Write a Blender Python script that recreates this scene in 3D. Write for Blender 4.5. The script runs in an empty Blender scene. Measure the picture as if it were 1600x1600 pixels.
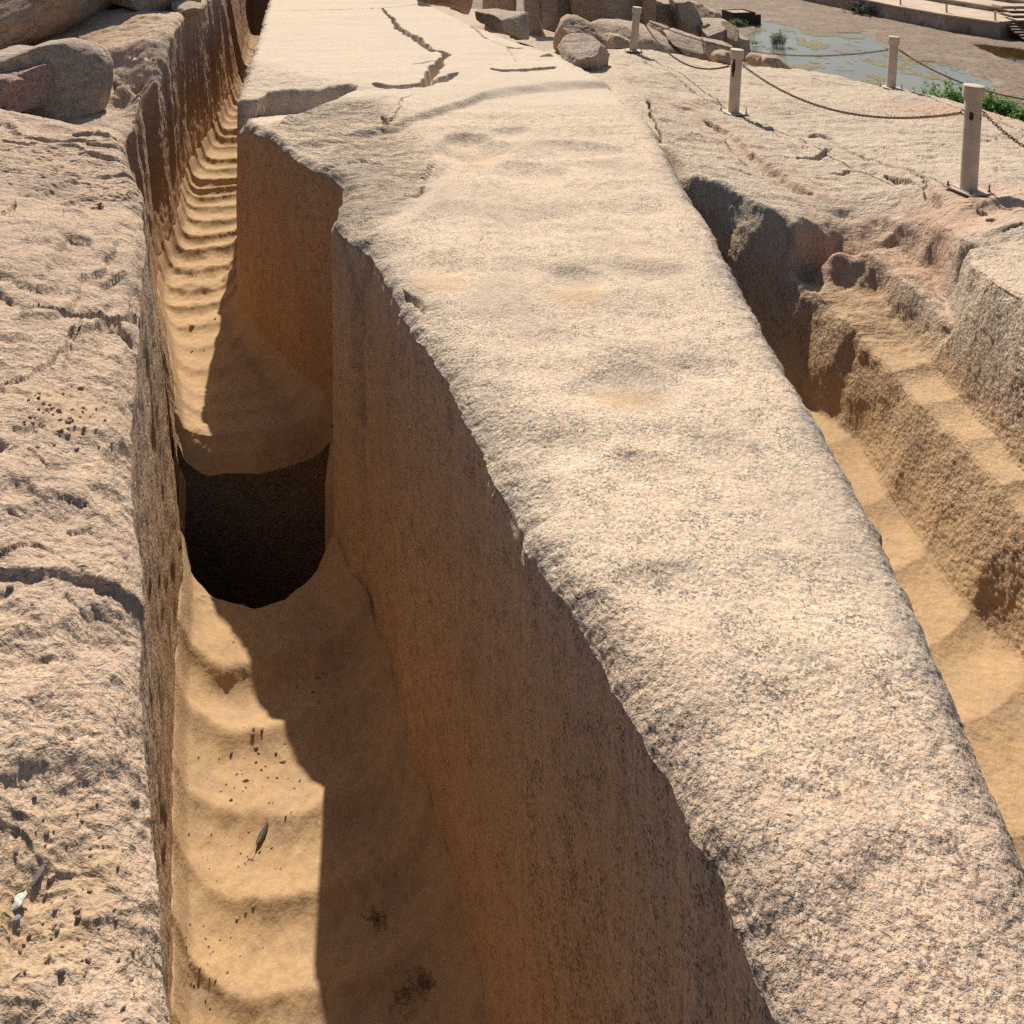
import bpy, math, random
import numpy as np
from mathutils import Vector
from mathutils.geometry import delaunay_2d_cdt

# ------------------------------------------------------------------ camera, sky, sun, exposure
F, HY, CZ = 1400.0, -180.0, 1.6          # focal length and horizon of the photograph in its own pixels; eye height
scn = bpy.context.scene
COL = scn.collection
cam_d = bpy.data.cameras.new("camera"); cam = bpy.data.objects.new("camera", cam_d); COL.objects.link(cam)
cam_d.sensor_width = 36; cam_d.lens = 36*F/1600
cam_d.shift_y = -(800-HY)/1600
cam_d.clip_start = 0.05; cam_d.clip_end = 500
cam.location = (0, 0, CZ); cam.rotation_euler = (math.radians(90), 0, 0)
scn.camera = cam
SUNV = Vector((-0.26, 1.53, 1.46)).normalized()       # towards the sun
elev = math.asin(SUNV.z); azim = math.atan2(SUNV.x, SUNV.y)
w = bpy.data.worlds.new("World"); scn.world = w; w.use_nodes = True
nt = w.node_tree; nt.nodes.clear()
sky = nt.nodes.new('ShaderNodeTexSky'); sky.sky_type = 'NISHITA'; sky.sun_disc = False
sky.sun_elevation = elev; sky.sun_rotation = azim; sky.dust_density = 2.0
bg = nt.nodes.new('ShaderNodeBackground'); bg.inputs['Strength'].default_value = 0.066
wo = nt.nodes.new('ShaderNodeOutputWorld')
nt.links.new(sky.outputs[0], bg.inputs[0]); nt.links.new(bg.outputs[0], wo.inputs[0])
sd = bpy.data.lights.new("sun", 'SUN'); sd.energy = 5.0; sd.angle = math.radians(0.53); sd.color = (1.0, 0.915, 0.79)
sun = bpy.data.objects.new("sun", sd); COL.objects.link(sun)
sun.rotation_euler = (-SUNV).to_track_quat('-Z', 'Y').to_euler(); sun.location = SUNV*20
scn.view_settings.view_transform = 'Standard'; scn.view_settings.look = 'None'
scn.view_settings.exposure = 0.30; scn.view_settings.gamma = 1.0
scn.cycles.use_denoising = False
scn.cycles.max_bounces = 8; scn.cycles.diffuse_bounces = 7

RNG = random.Random(7)
QUAL = 1.0

# ------------------------------------------------------------------ numeric helpers
def W(px, py, h):                         # a pixel of the photograph on the level h metres under the eye -> X, Y
    Y = F*h/(py-HY); return ((px-800)*Y/F, Y)
def W3(px, py, h):
    X, Y = W(px, py, h); return Vector((X, Y, CZ-h))
_rs = np.random.RandomState(11)
_LAT = _rs.rand(64*64*64).astype(np.float32)*2-1
def vnoise(x, y, z, off=0):
    x = x+off*17.31; y = y+off*5.77; z = z+off*9.13
    xi = np.floor(x).astype(np.int64); yi = np.floor(y).astype(np.int64); zi = np.floor(z).astype(np.int64)
    fx = (x-xi).astype(np.float32); fy = (y-yi).astype(np.float32); fz = (z-zi).astype(np.float32)
    fx = fx*fx*(3-2*fx); fy = fy*fy*(3-2*fy); fz = fz*fz*(3-2*fz)
    x0 = xi & 63; x1 = (xi+1) & 63; y0 = (yi & 63)*64; y1 = ((yi+1) & 63)*64; z0 = (zi & 63)*4096; z1 = ((zi+1) & 63)*4096
    L = _LAT
    a = L[x0+y0+z0]; b = L[x1+y0+z0]; c = L[x0+y1+z0]; d = L[x1+y1+z0]
    e = L[x0+y0+z1]; f = L[x1+y0+z1]; g = L[x0+y1+z1]; h = L[x1+y1+z1]
    ab = a+(b-a)*fx; cd = c+(d-c)*fx; ef = e+(f-e)*fx; gh = g+(h-g)*fx
    p = ab+(cd-ab)*fy; q = ef+(gh-ef)*fy
    return p+(q-p)*fz
_C, _S = math.cos(.7), math.sin(.7)
def fbm(x, y, z, scale, octs=4, gain=.5, off=0, ridged=False):
    x = x*scale; y = y*scale; z = z*scale
    s = np.zeros(np.shape(x), np.float32); a = 1.0; tot = 0
    for i in range(octs):
        n = vnoise(x, y, z, off+i*3)
        if ridged: n = 1-2*np.abs(n)
        s += a*n; tot += a; a *= gain
        x, y, z = (x*_C-y*_S)*2.03, (x*_S+y*_C)*2.03, (z+.3*x)*1.97
    return s/tot
def sstep(a, b, x):
    t = np.clip((x-a)/(b-a+1e-9), 0, 1); return t*t*(3-2*t)
def stepped(n, k, soft=.22):              # turns a smooth field into flat fracture planes with short scarps
    q = n*k; f = np.floor(q); r_ = q-f; return (f+sstep(.5-soft, .5+soft, r_))/k
def interp(xs, pts):                       # pts: list of (key, value)
    pts = sorted(pts); k = np.array([p[0] for p in pts]); v = np.array([p[1] for p in pts])
    return np.interp(xs, k, v)
def polydist(X, Y, pts):                   # distance to a polyline, and the fraction along it
    best = np.full(X.shape, 1e9, np.float32); tt = np.zeros(X.shape, np.float32); n = len(pts)-1
    for i in range(n):
        ax, ay = pts[i]; bx, by = pts[i+1]; dx, dy = bx-ax, by-ay; L2 = dx*dx+dy*dy+1e-12
        t = np.clip(((X-ax)*dx+(Y-ay)*dy)/L2, 0, 1)
        d = np.hypot(X-ax-t*dx, Y-ay-t*dy)
        m = d < best; best = np.where(m, d, best); tt = np.where(m, (i+t)/n, tt)
    return best, tt
def polysd(X, Y, pts):                     # signed distance to a polygon, negative inside
    d, _ = polydist(X, Y, list(pts)+[pts[0]])
    ins = np.zeros(X.shape, bool); n = len(pts); j = n-1
    for i in range(n):
        xi, yi = pts[i]; xj, yj = pts[j]
        if yi != yj:
            c = ((yi > Y) != (yj > Y)) & (X < (xj-xi)*(Y-yi)/(yj-yi)+xi); ins ^= c
        j = i
    return np.where(ins, -d, d)
def crack(X, Y, pix, h, width, depth, wob=.3):     # pix may be (px,py) or (px,py,h)
    pts = [W(p[0], p[1], p[2] if len(p) > 2 else h) for p in pix]
    xs = [p[0] for p in pts]; ys = [p[1] for p in pts]; m = width*3+.03
    out = np.zeros(X.shape, np.float32)
    s = (X > min(xs)-m) & (X < max(xs)+m) & (Y > min(ys)-m) & (Y < max(ys)+m)
    if not s.any(): return out
    x = X[s]; y = Y[s]; wx = x+.02*vnoise(x*18, y*18, x*0, 5)+.004*vnoise(x*32, y*32, x*0, 6); wy = y+.02*vnoise(x*18, y*18, x*0, 8)+.005*vnoise(x*32, y*32, x*0, 9)
    d, t = polydist(wx, wy, pts)
    wv = width*(1+wob*vnoise(x*9, y*9, x*0, 4))*np.clip(np.sin(np.pi*np.clip(t, .03, .97))**.35, .2, 1)
    out[s] = depth*(1-sstep(.25, 1.0, d/wv))
    return out
def hollow(X, Y, px, py, rx, ry, h, depth, skew=.7):
    cx, cy = W(px, py, h); RX = rx*cy/F; RY = ry*cy*cy/(F*h)
    out = np.zeros(X.shape, np.float32); s = (np.abs(X-cx) < 1.5*RX) & (np.abs(Y-cy) < 1.6*RY)
    if not s.any(): return out
    x = X[s]; y = Y[s]
    u = (x-cx)/RX+.22*vnoise(x*5, y*5, x*0, 3); v = (y-cy)/RY+.22*vnoise(x*5, y*5, x*0, 7)
    d2 = u*u+v*v; out[s] = depth*np.clip(1-d2, 0, 1)**1.3*(1+skew*np.clip(v, -1, 1))
    return out

# ------------------------------------------------------------------ mesh helpers
def mesh_grid(name, V, mat, attrs=None, kind=None, label=None, cat=None, parent=None, drop=None):
    """V: rows x cols x 3 array"""
    nr, nc = V.shape[:2]
    idx = np.arange(nr*nc).reshape(nr, nc)
    q = np.stack([idx[:-1, :-1], idx[:-1, 1:], idx[1:, 1:], idx[1:, :-1]], -1).reshape(-1, 4)
    if drop is not None: q = q[~drop.ravel()[q].all(1)]
    return mesh_raw(name, V.reshape(-1, 3), q, mat, attrs, kind, label, cat, parent)
def mesh_raw(name, V, q, mat, attrs=None, kind=None, label=None, cat=None, parent=None, smooth=True):
    me = bpy.data.meshes.new(name)
    me.vertices.add(len(V)); me.vertices.foreach_set('co', np.ascontiguousarray(V, dtype=np.float32).ravel())
    k = q.shape[1]
    me.loops.add(q.size); me.loops.foreach_set('vertex_index', q.astype(np.int32).ravel())
    me.polygons.add(len(q)); me.polygons.foreach_set('loop_start', np.arange(0, q.size, k, dtype=np.int32))
    me.polygons.foreach_set('loop_total', np.full(len(q), k, np.int32))
    me.polygons.foreach_set('use_smooth', np.full(len(q), smooth, bool))
    me.update(calc_edges=True)
    for n, a in (attrs or {}).items():
        at = me.attributes.new(n, 'FLOAT', 'POINT'); at.data.foreach_set('value', np.ascontiguousarray(a, dtype=np.float32).ravel())
    me.materials.append(mat)
    o = bpy.data.objects.new(name, me); COL.objects.link(o)
    if parent: o.parent = parent
    if kind: o['kind'] = kind
    if label: o['label'] = label
    if cat: o['category'] = cat
    return o
def grid_normals(V):
    du = np.gradient(V, axis=1); dv = np.gradient(V, axis=0)
    n = np.cross(du, dv); n /= np.linalg.norm(n, axis=2, keepdims=True)+1e-12
    return n
class MB:
    """collects simple shapes into one mesh"""
    def __init__(s): s.v = []; s.f = []
    def add(s, vs, fs):
        o = len(s.v); s.v += [tuple(v) for v in vs]; s.f += [tuple(i+o for i in f) for f in fs]
    def box(s, c, d, rz=0, bev=0):
        x, y, z = d[0]/2, d[1]/2, d[2]/2; ca, sa = math.cos(rz), math.sin(rz)
        vs = []
        for (a, b, e) in ((-1,-1,-1),(1,-1,-1),(1,1,-1),(-1,1,-1),(-1,-1,1),(1,-1,1),(1,1,1),(-1,1,1)):
            X, Y = a*x, b*y; vs.append((c[0]+X*ca-Y*sa, c[1]+X*sa+Y*ca, c[2]+e*z))
        s.add(vs, [(0,3,2,1),(4,5,6,7),(0,1,5,4),(1,2,6,5),(2,3,7,6),(3,0,4,7)])
    def lathe(s, prof, n=32, c=(0,0,0)):
        vs = []; fs = []
        for r, z in prof:
            for k in range(n):
                a = 2*math.pi*k/n; vs.append((c[0]+r*math.cos(a), c[1]+r*math.sin(a), c[2]+z))
        for i in range(len(prof)-1):
            for k in range(n): fs.append((i*n+k, i*n+(k+1) % n, (i+1)*n+(k+1) % n, (i+1)*n+k))
        fs.append(tuple(range(n))[::-1]); fs.append(tuple((len(prof)-1)*n+k for k in range(n)))
        s.add(vs, fs)
    def tube(s, pts, r, n=8, closed=False):
        P = [Vector(p) for p in pts]; m = len(P); vs = []; fs = []
        for i in range(m):
            if closed: t = P[(i+1) % m]-P[i-1]
            else: t = P[min(i+1, m-1)]-P[max(i-1, 0)]
            t.normalize(); a = t.orthogonal() if i == 0 else (a-t*a.dot(t)); a.normalize(); b = t.cross(a)
            rr = r[i] if isinstance(r, (list, tuple)) else r
            for k in range(n):
                g = 2*math.pi*k/n; vs.append(P[i]+a*math.cos(g)*rr+b*math.sin(g)*rr)
        for i in range(m if closed else m-1):
            j = (i+1) % m
            for k in range(n): fs.append((i*n+k, i*n+(k+1) % n, j*n+(k+1) % n, j*n+k))
        if not closed: fs.append(tuple(range(n))[::-1]); fs.append(tuple((m-1)*n+k for k in range(n)))
        s.add(vs, fs)
    def build(s, name, mat, parent=None, smooth=False):
        me = bpy.data.meshes.new(name); me.from_pydata(s.v, [], s.f); me.update()
        if smooth:
            for p in me.polygons: p.use_smooth = len(p.vertices) <= 4
            try: me.set_sharp_from_angle(angle=math.radians(40))
            except Exception: pass
        me.materials.append(mat)
        o = bpy.data.objects.new(name, me); COL.objects.link(o)
        if parent: o.parent = parent
        return o
def tag(o, label=None, cat=None, group=None, kind=None):
    if label: o['label'] = label
    if cat: o['category'] = cat
    if group: o['group'] = group
    if kind: o['kind'] = kind
    return o
def empty(name, loc, rz=0):
    o = bpy.data.objects.new(name, None); COL.objects.link(o); o.location = loc; o.rotation_euler.z = rz; o.empty_display_size = .1
    return o

# ------------------------------------------------------------------ materials
class NT:
    def __init__(s, name):
        s.m = bpy.data.materials.new(name); s.m.use_nodes = True; s.t = s.m.node_tree; s.t.nodes.clear()
        s.out = s.t.nodes.new('ShaderNodeOutputMaterial'); s.p = s.t.nodes.new('ShaderNodeBsdfPrincipled')
        s.t.links.new(s.p.outputs[0], s.out.inputs[0]); s.co = s.t.nodes.new('ShaderNodeTexCoord').outputs['Object']
        s.p.inputs['Specular IOR Level'].default_value = .25
    def l(s, a, b):
        if isinstance(a, (int, float)): b.default_value = a
        elif isinstance(a, tuple): b.default_value = a if len(a) == 4 or b.type == 'VECTOR' else (*a, 1)
        else: s.t.links.new(a, b)
    def n(s, typ): return s.t.nodes.new(typ)
    def noise(s, scale, detail=2, rough=.5, co=None, dist=0):
        n = s.n('ShaderNodeTexNoise'); n.inputs['Scale'].default_value = scale; n.inputs['Detail'].default_value = detail
        n.inputs['Roughness'].default_value = rough; n.inputs['Distortion'].default_value = dist; s.l(co or s.co, n.inputs['Vector']); return n.outputs[0]
    def vor(s, scale, co=None, feat='F1', rnd=1):
        n = s.n('ShaderNodeTexVoronoi'); n.feature = feat; n.inputs['Scale'].default_value = scale; n.inputs['Randomness'].default_value = rnd
        s.l(co or s.co, n.inputs['Vector']); return n
    def mapr(s, v, a, b, c=0., d=1., smooth=True):
        n = s.n('ShaderNodeMapRange'); n.interpolation_type = 'SMOOTHSTEP' if smooth else 'LINEAR'
        s.l(v, n.inputs[0])
        for i, q in enumerate((a, b, c, d)): n.inputs[1+i].default_value = q
        return n.outputs[0]
    def math(s, op, a, b=0.):
        n = s.n('ShaderNodeMath'); n.operation = op; s.l(a, n.inputs[0]); s.l(b, n.inputs[1]); return n.outputs[0]
    def mix(s, f, a, b, mode='MIX'):
        n = s.n('ShaderNodeMix'); n.data_type = 'RGBA'; n.blend_type = mode
        s.l(f, n.inputs[0]); s.l(a, n.inputs[6]); s.l(b, n.inputs[7]); return n.outputs[2]
    def ramp(s, v, stops, const=False):
        n = s.n('ShaderNodeValToRGB'); e = n.color_ramp.elements; n.color_ramp.interpolation = 'CONSTANT' if const else 'LINEAR'
        while len(e) < len(stops): e.new(.5)
        for i, (p, c) in enumerate(stops): e[i].position = p; e[i].color = (*c, 1)
        s.l(v, n.inputs[0]); return n.outputs[0]
    def attr(s, name):
        n = s.n('ShaderNodeAttribute'); n.attribute_name = name; return n.outputs['Fac']
    def scaled(s, vec):
        n = s.n('ShaderNodeMapping'); n.inputs['Scale'].default_value = vec; s.l(s.co, n.inputs[0]); return n.outputs[0]
    def bump(s, hgt, strength, dist, prev=None):
        n = s.n('ShaderNodeBump'); s.l(strength, n.inputs['Strength']); n.inputs['Distance'].default_value = dist
        s.l(hgt, n.inputs['Height']); 
        if prev is not None: s.l(prev, n.inputs['Normal'])
        return n.outputs[0]
    def wobble(s, amt, scale):
        n = s.n('ShaderNodeTexNoise'); n.inputs['Scale'].default_value = scale; n.inputs['Detail'].default_value = 2; s.l(s.co, n.inputs['Vector'])
        sub = s.n('ShaderNodeVectorMath'); sub.operation = 'SCALE'; s.l(n.outputs['Color'], sub.inputs[0]); sub.inputs['Scale'].default_value = amt*2
        ad = s.n('ShaderNodeVectorMath'); ad.operation = 'ADD'; s.l(s.co, ad.inputs[0]); s.l(sub.outputs[0], ad.inputs[1]); return ad.outputs[0]
    def done(s, col, rough=.9, nrm=None):
        s.l(col, s.p.inputs['Base Color']); s.l(rough, s.p.inputs['Roughness'])
        if nrm is not None: s.l(nrm, s.p.inputs['Normal'])
        return s.m

def granite(name, a=(.61,.42,.275), b=(.65,.525,.375), c=(.50,.43,.335), dark=(.09,.078,.07), stain=(.40,.31,.24), attrs=True, cs=1.0, flake=.0):
    g = NT(name)
    wob = g.noise(90*cs, 2, .5)
    v = g.vor(165*cs, co=g.wobble(.006, 60))
    rnd = g.n('ShaderNodeSeparateColor'); g.l(v.outputs['Color'], rnd.inputs[0])
    col = g.ramp(rnd.outputs[0], [(0, a), (.3, b), (.55, (b[0]*1.1, b[1]*1.12, b[2]*1.16)), (.75, c), (1, a)])
    # biotite flecks, clustered
    fl = g.noise(185*cs, 4, .62); cl = g.noise(22*cs, 3, .55)
    fm = g.math('ADD', fl, g.mapr(cl, .35, .7, -.04, .06))
    col = g.mix(g.mapr(fm, .545, .59, 0, .9), col, dark)
    v3 = g.vor(100*cs, co=g.wobble(.01, 50)); r3 = g.n('ShaderNodeSeparateColor'); g.l(v3.outputs['Color'], r3.inputs[0])
    col = g.mix(g.mapr(r3.outputs[1], .80, .84, 0, .45), col, (.68, .47, .33))
    col = g.mix(g.mapr(r3.outputs[2], .86, .88, 0, .5), col, (.30, .27, .24))
    big = g.noise(1.7, 6, .6, dist=.4)
    col = g.mix(g.mapr(big, .46, .72, 0, .55), col, stain, 'MIX')
    big2 = g.noise(5.3, 5, .65, dist=.3)
    col = g.mix(g.mapr(big2, .5, .75, 0, .35), col, (.62, .46, .33))
    med = g.noise(16, 5, .7)
    col = g.mix(g.mapr(med, .5, .72, 0, .22), col, (.30, .25, .21))
    rough_h = None
    if attrs:
        gray = g.attr('gray'); pale = g.attr('pale'); sand = g.attr('sand'); rg = g.attr('rough'); pink = g.attr('pink')
        gn = g.mapr(g.noise(45, 5, .7), .40, .60)
        col = g.mix(g.math('MULTIPLY', gray, g.math('ADD', g.math('MULTIPLY', gn, .75), .2)), col, (.235, .215, .20))
        col = g.mix(g.math('MULTIPLY', pale, .62), col, (.575, .485, .38))
        col = g.mix(g.math('MULTIPLY', pink, .7), col, (.50, .31, .22))
        sn = g.noise(38, 5, .65)
        grains = g.noise(520, 2, .6)
        scol = g.mix(g.mapr(sn, .35, .7), (.47, .315, .165), (.385, .25, .135))
        scol = g.mix(g.mapr(g.noise(9, 5, .65), .45, .7, 0, .45), scol, (.33, .235, .165))
        scol = g.mix(g.mapr(grains, .60, .70, 0, .7), scol, (.22, .15, .09))
        scol = g.mix(g.mapr(g.noise(330, 1, .5), .66, .74, 0, .8), scol, (.66, .56, .43))
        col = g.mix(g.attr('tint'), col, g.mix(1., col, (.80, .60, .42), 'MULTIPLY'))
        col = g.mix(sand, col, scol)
    # relief
    h1 = g.noise(70*cs, 5, .68)
    v2 = g.vor(85*cs, feat='F1'); h2 = g.math('SUBTRACT', 1., v2.outputs['Distance'])
    fl2 = g.noise(14, 6, .62, co=g.scaled((.55, 1.25, 1.3)), dist=.5)
    hh = g.math('ADD', g.math('MULTIPLY', h1, 1.0), g.math('MULTIPLY', h2, .45))
    hh = g.math('ADD', hh, g.math('MULTIPLY', g.noise(240*cs, 2, .6), .35))
    if attrs:
        st = g.math('ADD', g.math('MULTIPLY', rg, .62), .30)
        st = g.math('MULTIPLY', st, g.math('SUBTRACT', 1., g.math('MULTIPLY', sand, .55)))
        nrm = g.bump(hh, st, .012)
        nrm = g.bump(g.mapr(fl2, .3, .62), g.math('MULTIPLY', g.attr('flake'), .9), .018, nrm)
    else:
        nrm = g.bump(hh, .75, .012)
        nrm = g.bump(g.mapr(fl2, .3, .62), .6, .02, nrm)
    g.p.inputs['Specular IOR Level'].default_value = .18
    return g.done(col, .92, nrm)
M_GR = granite('granite')
M_BO = granite('boulder_granite', (.47,.35,.26), (.54,.43,.33), (.44,.38,.31), attrs=False)
M_BP = granite('pink_granite', (.42,.23,.17), (.47,.31,.25), (.36,.28,.26), stain=(.30,.2,.16), attrs=False)
M_BB = granite('brown_granite', (.46,.31,.20), (.52,.37,.25), (.43,.33,.24), stain=(.34,.25,.17), attrs=False)

# ================================================================== OBELISK
OH = 1.29
OL = [(1275,1640),(1260,1600),(1240,1550),(1200,1465),(1150,1365),(1125,1290),(1080,1230),(1050,1140),(985,1055),(935,955),(880,875),(830,800),(790,725),(740,622),(699,550),(665,501),(624,445),(605,402),(575,362),(545,345),(520,312)]
OLn = [W(x, y, OH) for x, y in OL]
OLf = [(W(536,284,OH)), W(540,265,OH), W(505,247,OH), W(470,230,OH), W(430,205,OH), W(400,191,OH), W(372,166,OH), W(374,140,OH), W(388,100,OH), W(399,70,OH), W(411,30,OH), W(420,0,OH), (-3.15,12.0), (-3.95,15.2), (-4.6,18.0), (-6.1, 24.0)]
OLall = [(y, x) for x, y in OLn+OLf]+[(.5, .60)]
ORp = [(1600,1282),(1500,1055),(1450,942),(1400,842),(1360,760),(1300,658),(1240,562),(1190,480),(1160,430),(1115,340),(1080,290),(1045,230),(1020,182),(1000,150),(940,120),(880,88),(800,62),(745,40),(700,20),(655,-2)]
ORall = [(W(x, y, OH)[1], W(x, y, OH)[0]) for x, y in ORp]+[(.5, .68), (12, -1.6), (15.2, -2.3), (18, -2.9), (24, -4.0)]

def y_rows(y0, y1, n):
    return 1/np.linspace(1/y0, 1/y1, n)
def obelisk_top(X, Y):
    """height relative to the level 1.29 m under the eye, for the dressed top"""
    Z = np.zeros(X.shape, np.float32); O = np.zeros_like(Z)
    # pecked rows left by the pounders: long shallow waves across the shaft
    Z += .010*fbm(X*.55, Y*1.5, O, 2.2, 3, .5, 21)
    m = 1-sstep(5.2, 5.9, Y+.12*X)
    Z += m*.008*fbm(X*.5, Y*1.35, O, 5.0, 3, .5, 23)
    # the step where the dressed tip begins
    arc = [(480,205),(560,196),(640,181),(700,161),(760,141),(850,129),(960,125),(1010,128)]
    av = [(W(x, y, OH)[0], W(x, y, OH)[1]) for x, y in arc]
    Yarc = interp(X, av)
    Z -= .035*(1-sstep(-.10, .03, Y-Yarc+.03*vnoise(X*6, Y*6, O, 2)))*sstep(-1.4, -.9, X)*sstep(4.2, 5.0, Y) + .035*(1-sstep(4.2, 5.0, Y))
    H = lambda *a, **k: hollow(X, Y, *a, OH, **k) if False else None
    for (px, py, rx, ry, dep, sk) in (
        (745,224,66,30,.042,1.0),(800,196,40,14,.02,.9),(900,222,75,16,.020,.9),(830,258,70,24,.022,.9),(935,250,80,20,.016,.8),(660,262,40,22,.018,.7),
        (905,424,62,26,.018,1.0),(690,405,70,30,.012,.8),(1000,415,90,26,.008,.8),
        (985,580,90,40,.018,1.0),(870,520,90,34,.010,.8),(1100,560,70,36,.008,.8),(880,680,90,38,.012,.9),(1000,720,110,48,.014,.9),
        (700,330,60,34,.018,.8),(850,330,110,40,.014,.8),(1010,320,80,34,.010,.8),(1150,700,90,60,.012,.8),
        (1040,900,110,60,.012,.8),(1230,900,110,70,.008,.8),(1180,1100,130,90,.008,.8),(1350,1200,120,100,.006,.8),
        (1240,1240,90,70,.010,.9),(1300,1420,130,110,.010,.8),(1450,1350,120,110,.007,.8),(1220,1180,60,50,.008,.8)):
        Z -= hollow(X, Y, px, py, rx, ry, OH, dep*1.05, sk)
    for ln, dep in (([(688,214),(715,200),(745,192),(780,189),(824,187)], .030), ([(845,204),(880,201),(920,203),(960,196),(1015,193)], .014),
                    ([(765,236),(800,230),(850,229),(890,233),(940,226),(1000,219)], .020), ([(700,258),(770,266),(850,262),(900,268),(960,262),(1040,254)], .008),
                    ([(590,292),(640,306),(700,300),(760,308),(840,296)], .010), ([(620,332),(680,345),(730,352),(760,346),(860,352)], .010), ([(850,318),(930,312),(1000,318),(1060,308)], .007),
                    ([(655,398),(720,400),(780,402),(830,398),(868,412),(905,403),(948,397),(1010,410),(1080,404)], .019), ([(690,470),(750,482),(830,478),(880,486),(940,468),(1020,474),(1100,466)], .009),
                    ([(760,560),(830,552),(900,556),(950,546),(1010,540),(1050,548),(1120,560)], .018), ([(790,650),(850,660),(905,650),(980,664),(1060,650),(1170,664)], .009),
                    ([(860,760),(950,772),(1040,756),(1140,770),(1250,764)], .004), ([(940,880),(1050,862),(1180,870),(1300,884)], .003), ([(1030,1010),(1150,985),(1300,1000),(1420,1020)], .002)):
        lw = [W(x, y, OH) for x, y in ln]; xs = [q[0] for q in lw]; Yl = interp(X, lw)+.035*vnoise(X*4, Y*.6, O, 51)+.012*vnoise(X*13, Y, O, 52)
        v = Y-Yl; wsp = .05*Yl; end = sstep(xs[0]-.08, xs[0]+.12, X)*(1-sstep(xs[-1]-.12, xs[-1]+.08, X))*(.7+.5*vnoise(X*5, Y*.3, O, 53))
        Z -= 1.3*dep*end*np.where(v > 0, 1-sstep(-.5*wsp, .75*wsp, v), np.exp(np.clip(v, -3, 0)/(1.6*wsp)))/np.where(v > 0, 1, 1/(1-sstep(-.5, .75, 0.)))*1.0
    # wedge slots and cracks on the shaft
    Z -= crack(X, Y, [(768,107),(790,110),(830,109),(866,105)], OH, .055, .13)
    Z -= crack(X, Y, [(846,88),(865,86),(880,86)], OH, .05, .05)
    Z -= crack(X, Y, [(792,73),(805,76),(818,76)], OH, .03, .03)
    Z -= crack(X, Y, [(588,130),(600,135),(630,135),(660,132)], OH, .06, .11)
    Z -= crack(X, Y, [(660,134),(680,127),(700,120),(715,114)], OH, .05, .07)
    Z -= crack(X, Y, [(597,13),(612,28),(622,44),(640,55),(652,60),(664,72),(680,80),(692,80),(697,88),(690,94)], OH, .040, .10, .5)
    Z -= crack(X, Y, [(690,92),(684,102),(672,116),(661,134)], OH, .05, .10)
    Z -= crack(X, Y, [(648,100),(670,96),(690,96)], OH, .016, .02)
    Z -= crack(X, Y, [(500,16),(560,14),(610,12),(640,8),(680,6),(710,14)], OH, .014, .02)
    Z -= crack(X, Y, [(705,22),(720,30),(736,39),(748,50),(760,60)], OH, .018, .03)
    Z -= crack(X, Y, [(760,60),(790,72),(810,96)], OH, .008, .012)
    Z -= crack(X, Y, [(400,16),(450,17),(500,16)], OH, .010, .01)
    Z -= crack(X, Y, [(640,148),(628,152),(622,168),(612,180),(600,190)], OH, .011, .016)
    Z -= crack(X, Y, [(596,172),(602,179),(608,184)], OH, .02, .03)
    for cr in ([(505,246),(530,240),(560,236),(600,240)], [(664,255),(672,244),(680,238)], [(637,282),(650,284),(665,268)], [(1000,150),(1014,172),(1022,190)],
               [(630,430),(650,445),(668,458)]):
        Z -= crack(X, Y, cr, OH, .014, .025)
    # the big broken notch by the corner
    nt_ = [W(*p, OH) for p in ((395,163),(415,147),(450,144),(497,142),(542,135),(556,140),(525,155),(470,171),(450,176),(432,187),(405,193),(380,185),(360,170))]
    wx = X+.03*vnoise(X*9, Y*9, O, 31); wy = Y+.05*vnoise(X*9, Y*9, O, 33)
    fx_ = [W(*p, OH) for p in ((340,166),(385,163),(397,161),(415,148),(450,144),(497,142),(542,135),(558,138))]
    nx_ = [W(*p, OH) for p in ((350,190),(372,187),(407,193),(432,187),(450,176),(470,171),(525,156),(558,139))]
    yf = interp(X, fx_)+.03*vnoise(X*5, X*0, O, 31); yn = interp(X, nx_)+.02*vnoise(X*7, X*0, O, 35)
    tq = (Y-yn)/np.maximum(yf-yn, .02)
    Z -= .13*np.clip(tq, 0, 1)**.8*(1-sstep(0, .13, Y-yf))*sstep(.0, .10, yf-yn)*(X > -2.2)*(X < W(560,138,OH)[0])
    # rough unworked corner
    rp = [W(*p, OH) for p in ((360,180),(400,188),(450,172),(530,158),(600,150),(622,172),(668,225),(690,250),(650,290),(600,330),(560,352),(510,315),(525,262),(430,205))]
    rm = 1-sstep(-.12, .10, polysd(wx, wy, rp))
    Z += rm*(.045*fbm(X*.8, Y, O, 4.2, 4, .55, 41)-.03)
    r2 = 1-sstep(-.05, .25, polysd(wx, wy, [W(*p, OH) for p in ((370,166),(372,140),(392,100),(430,112),(500,128),(560,136),(420,147))]))
    Z += r2*.03*fbm(X, Y, O, 5, 4, .5, 43)
    return Z, rm, r2

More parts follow.
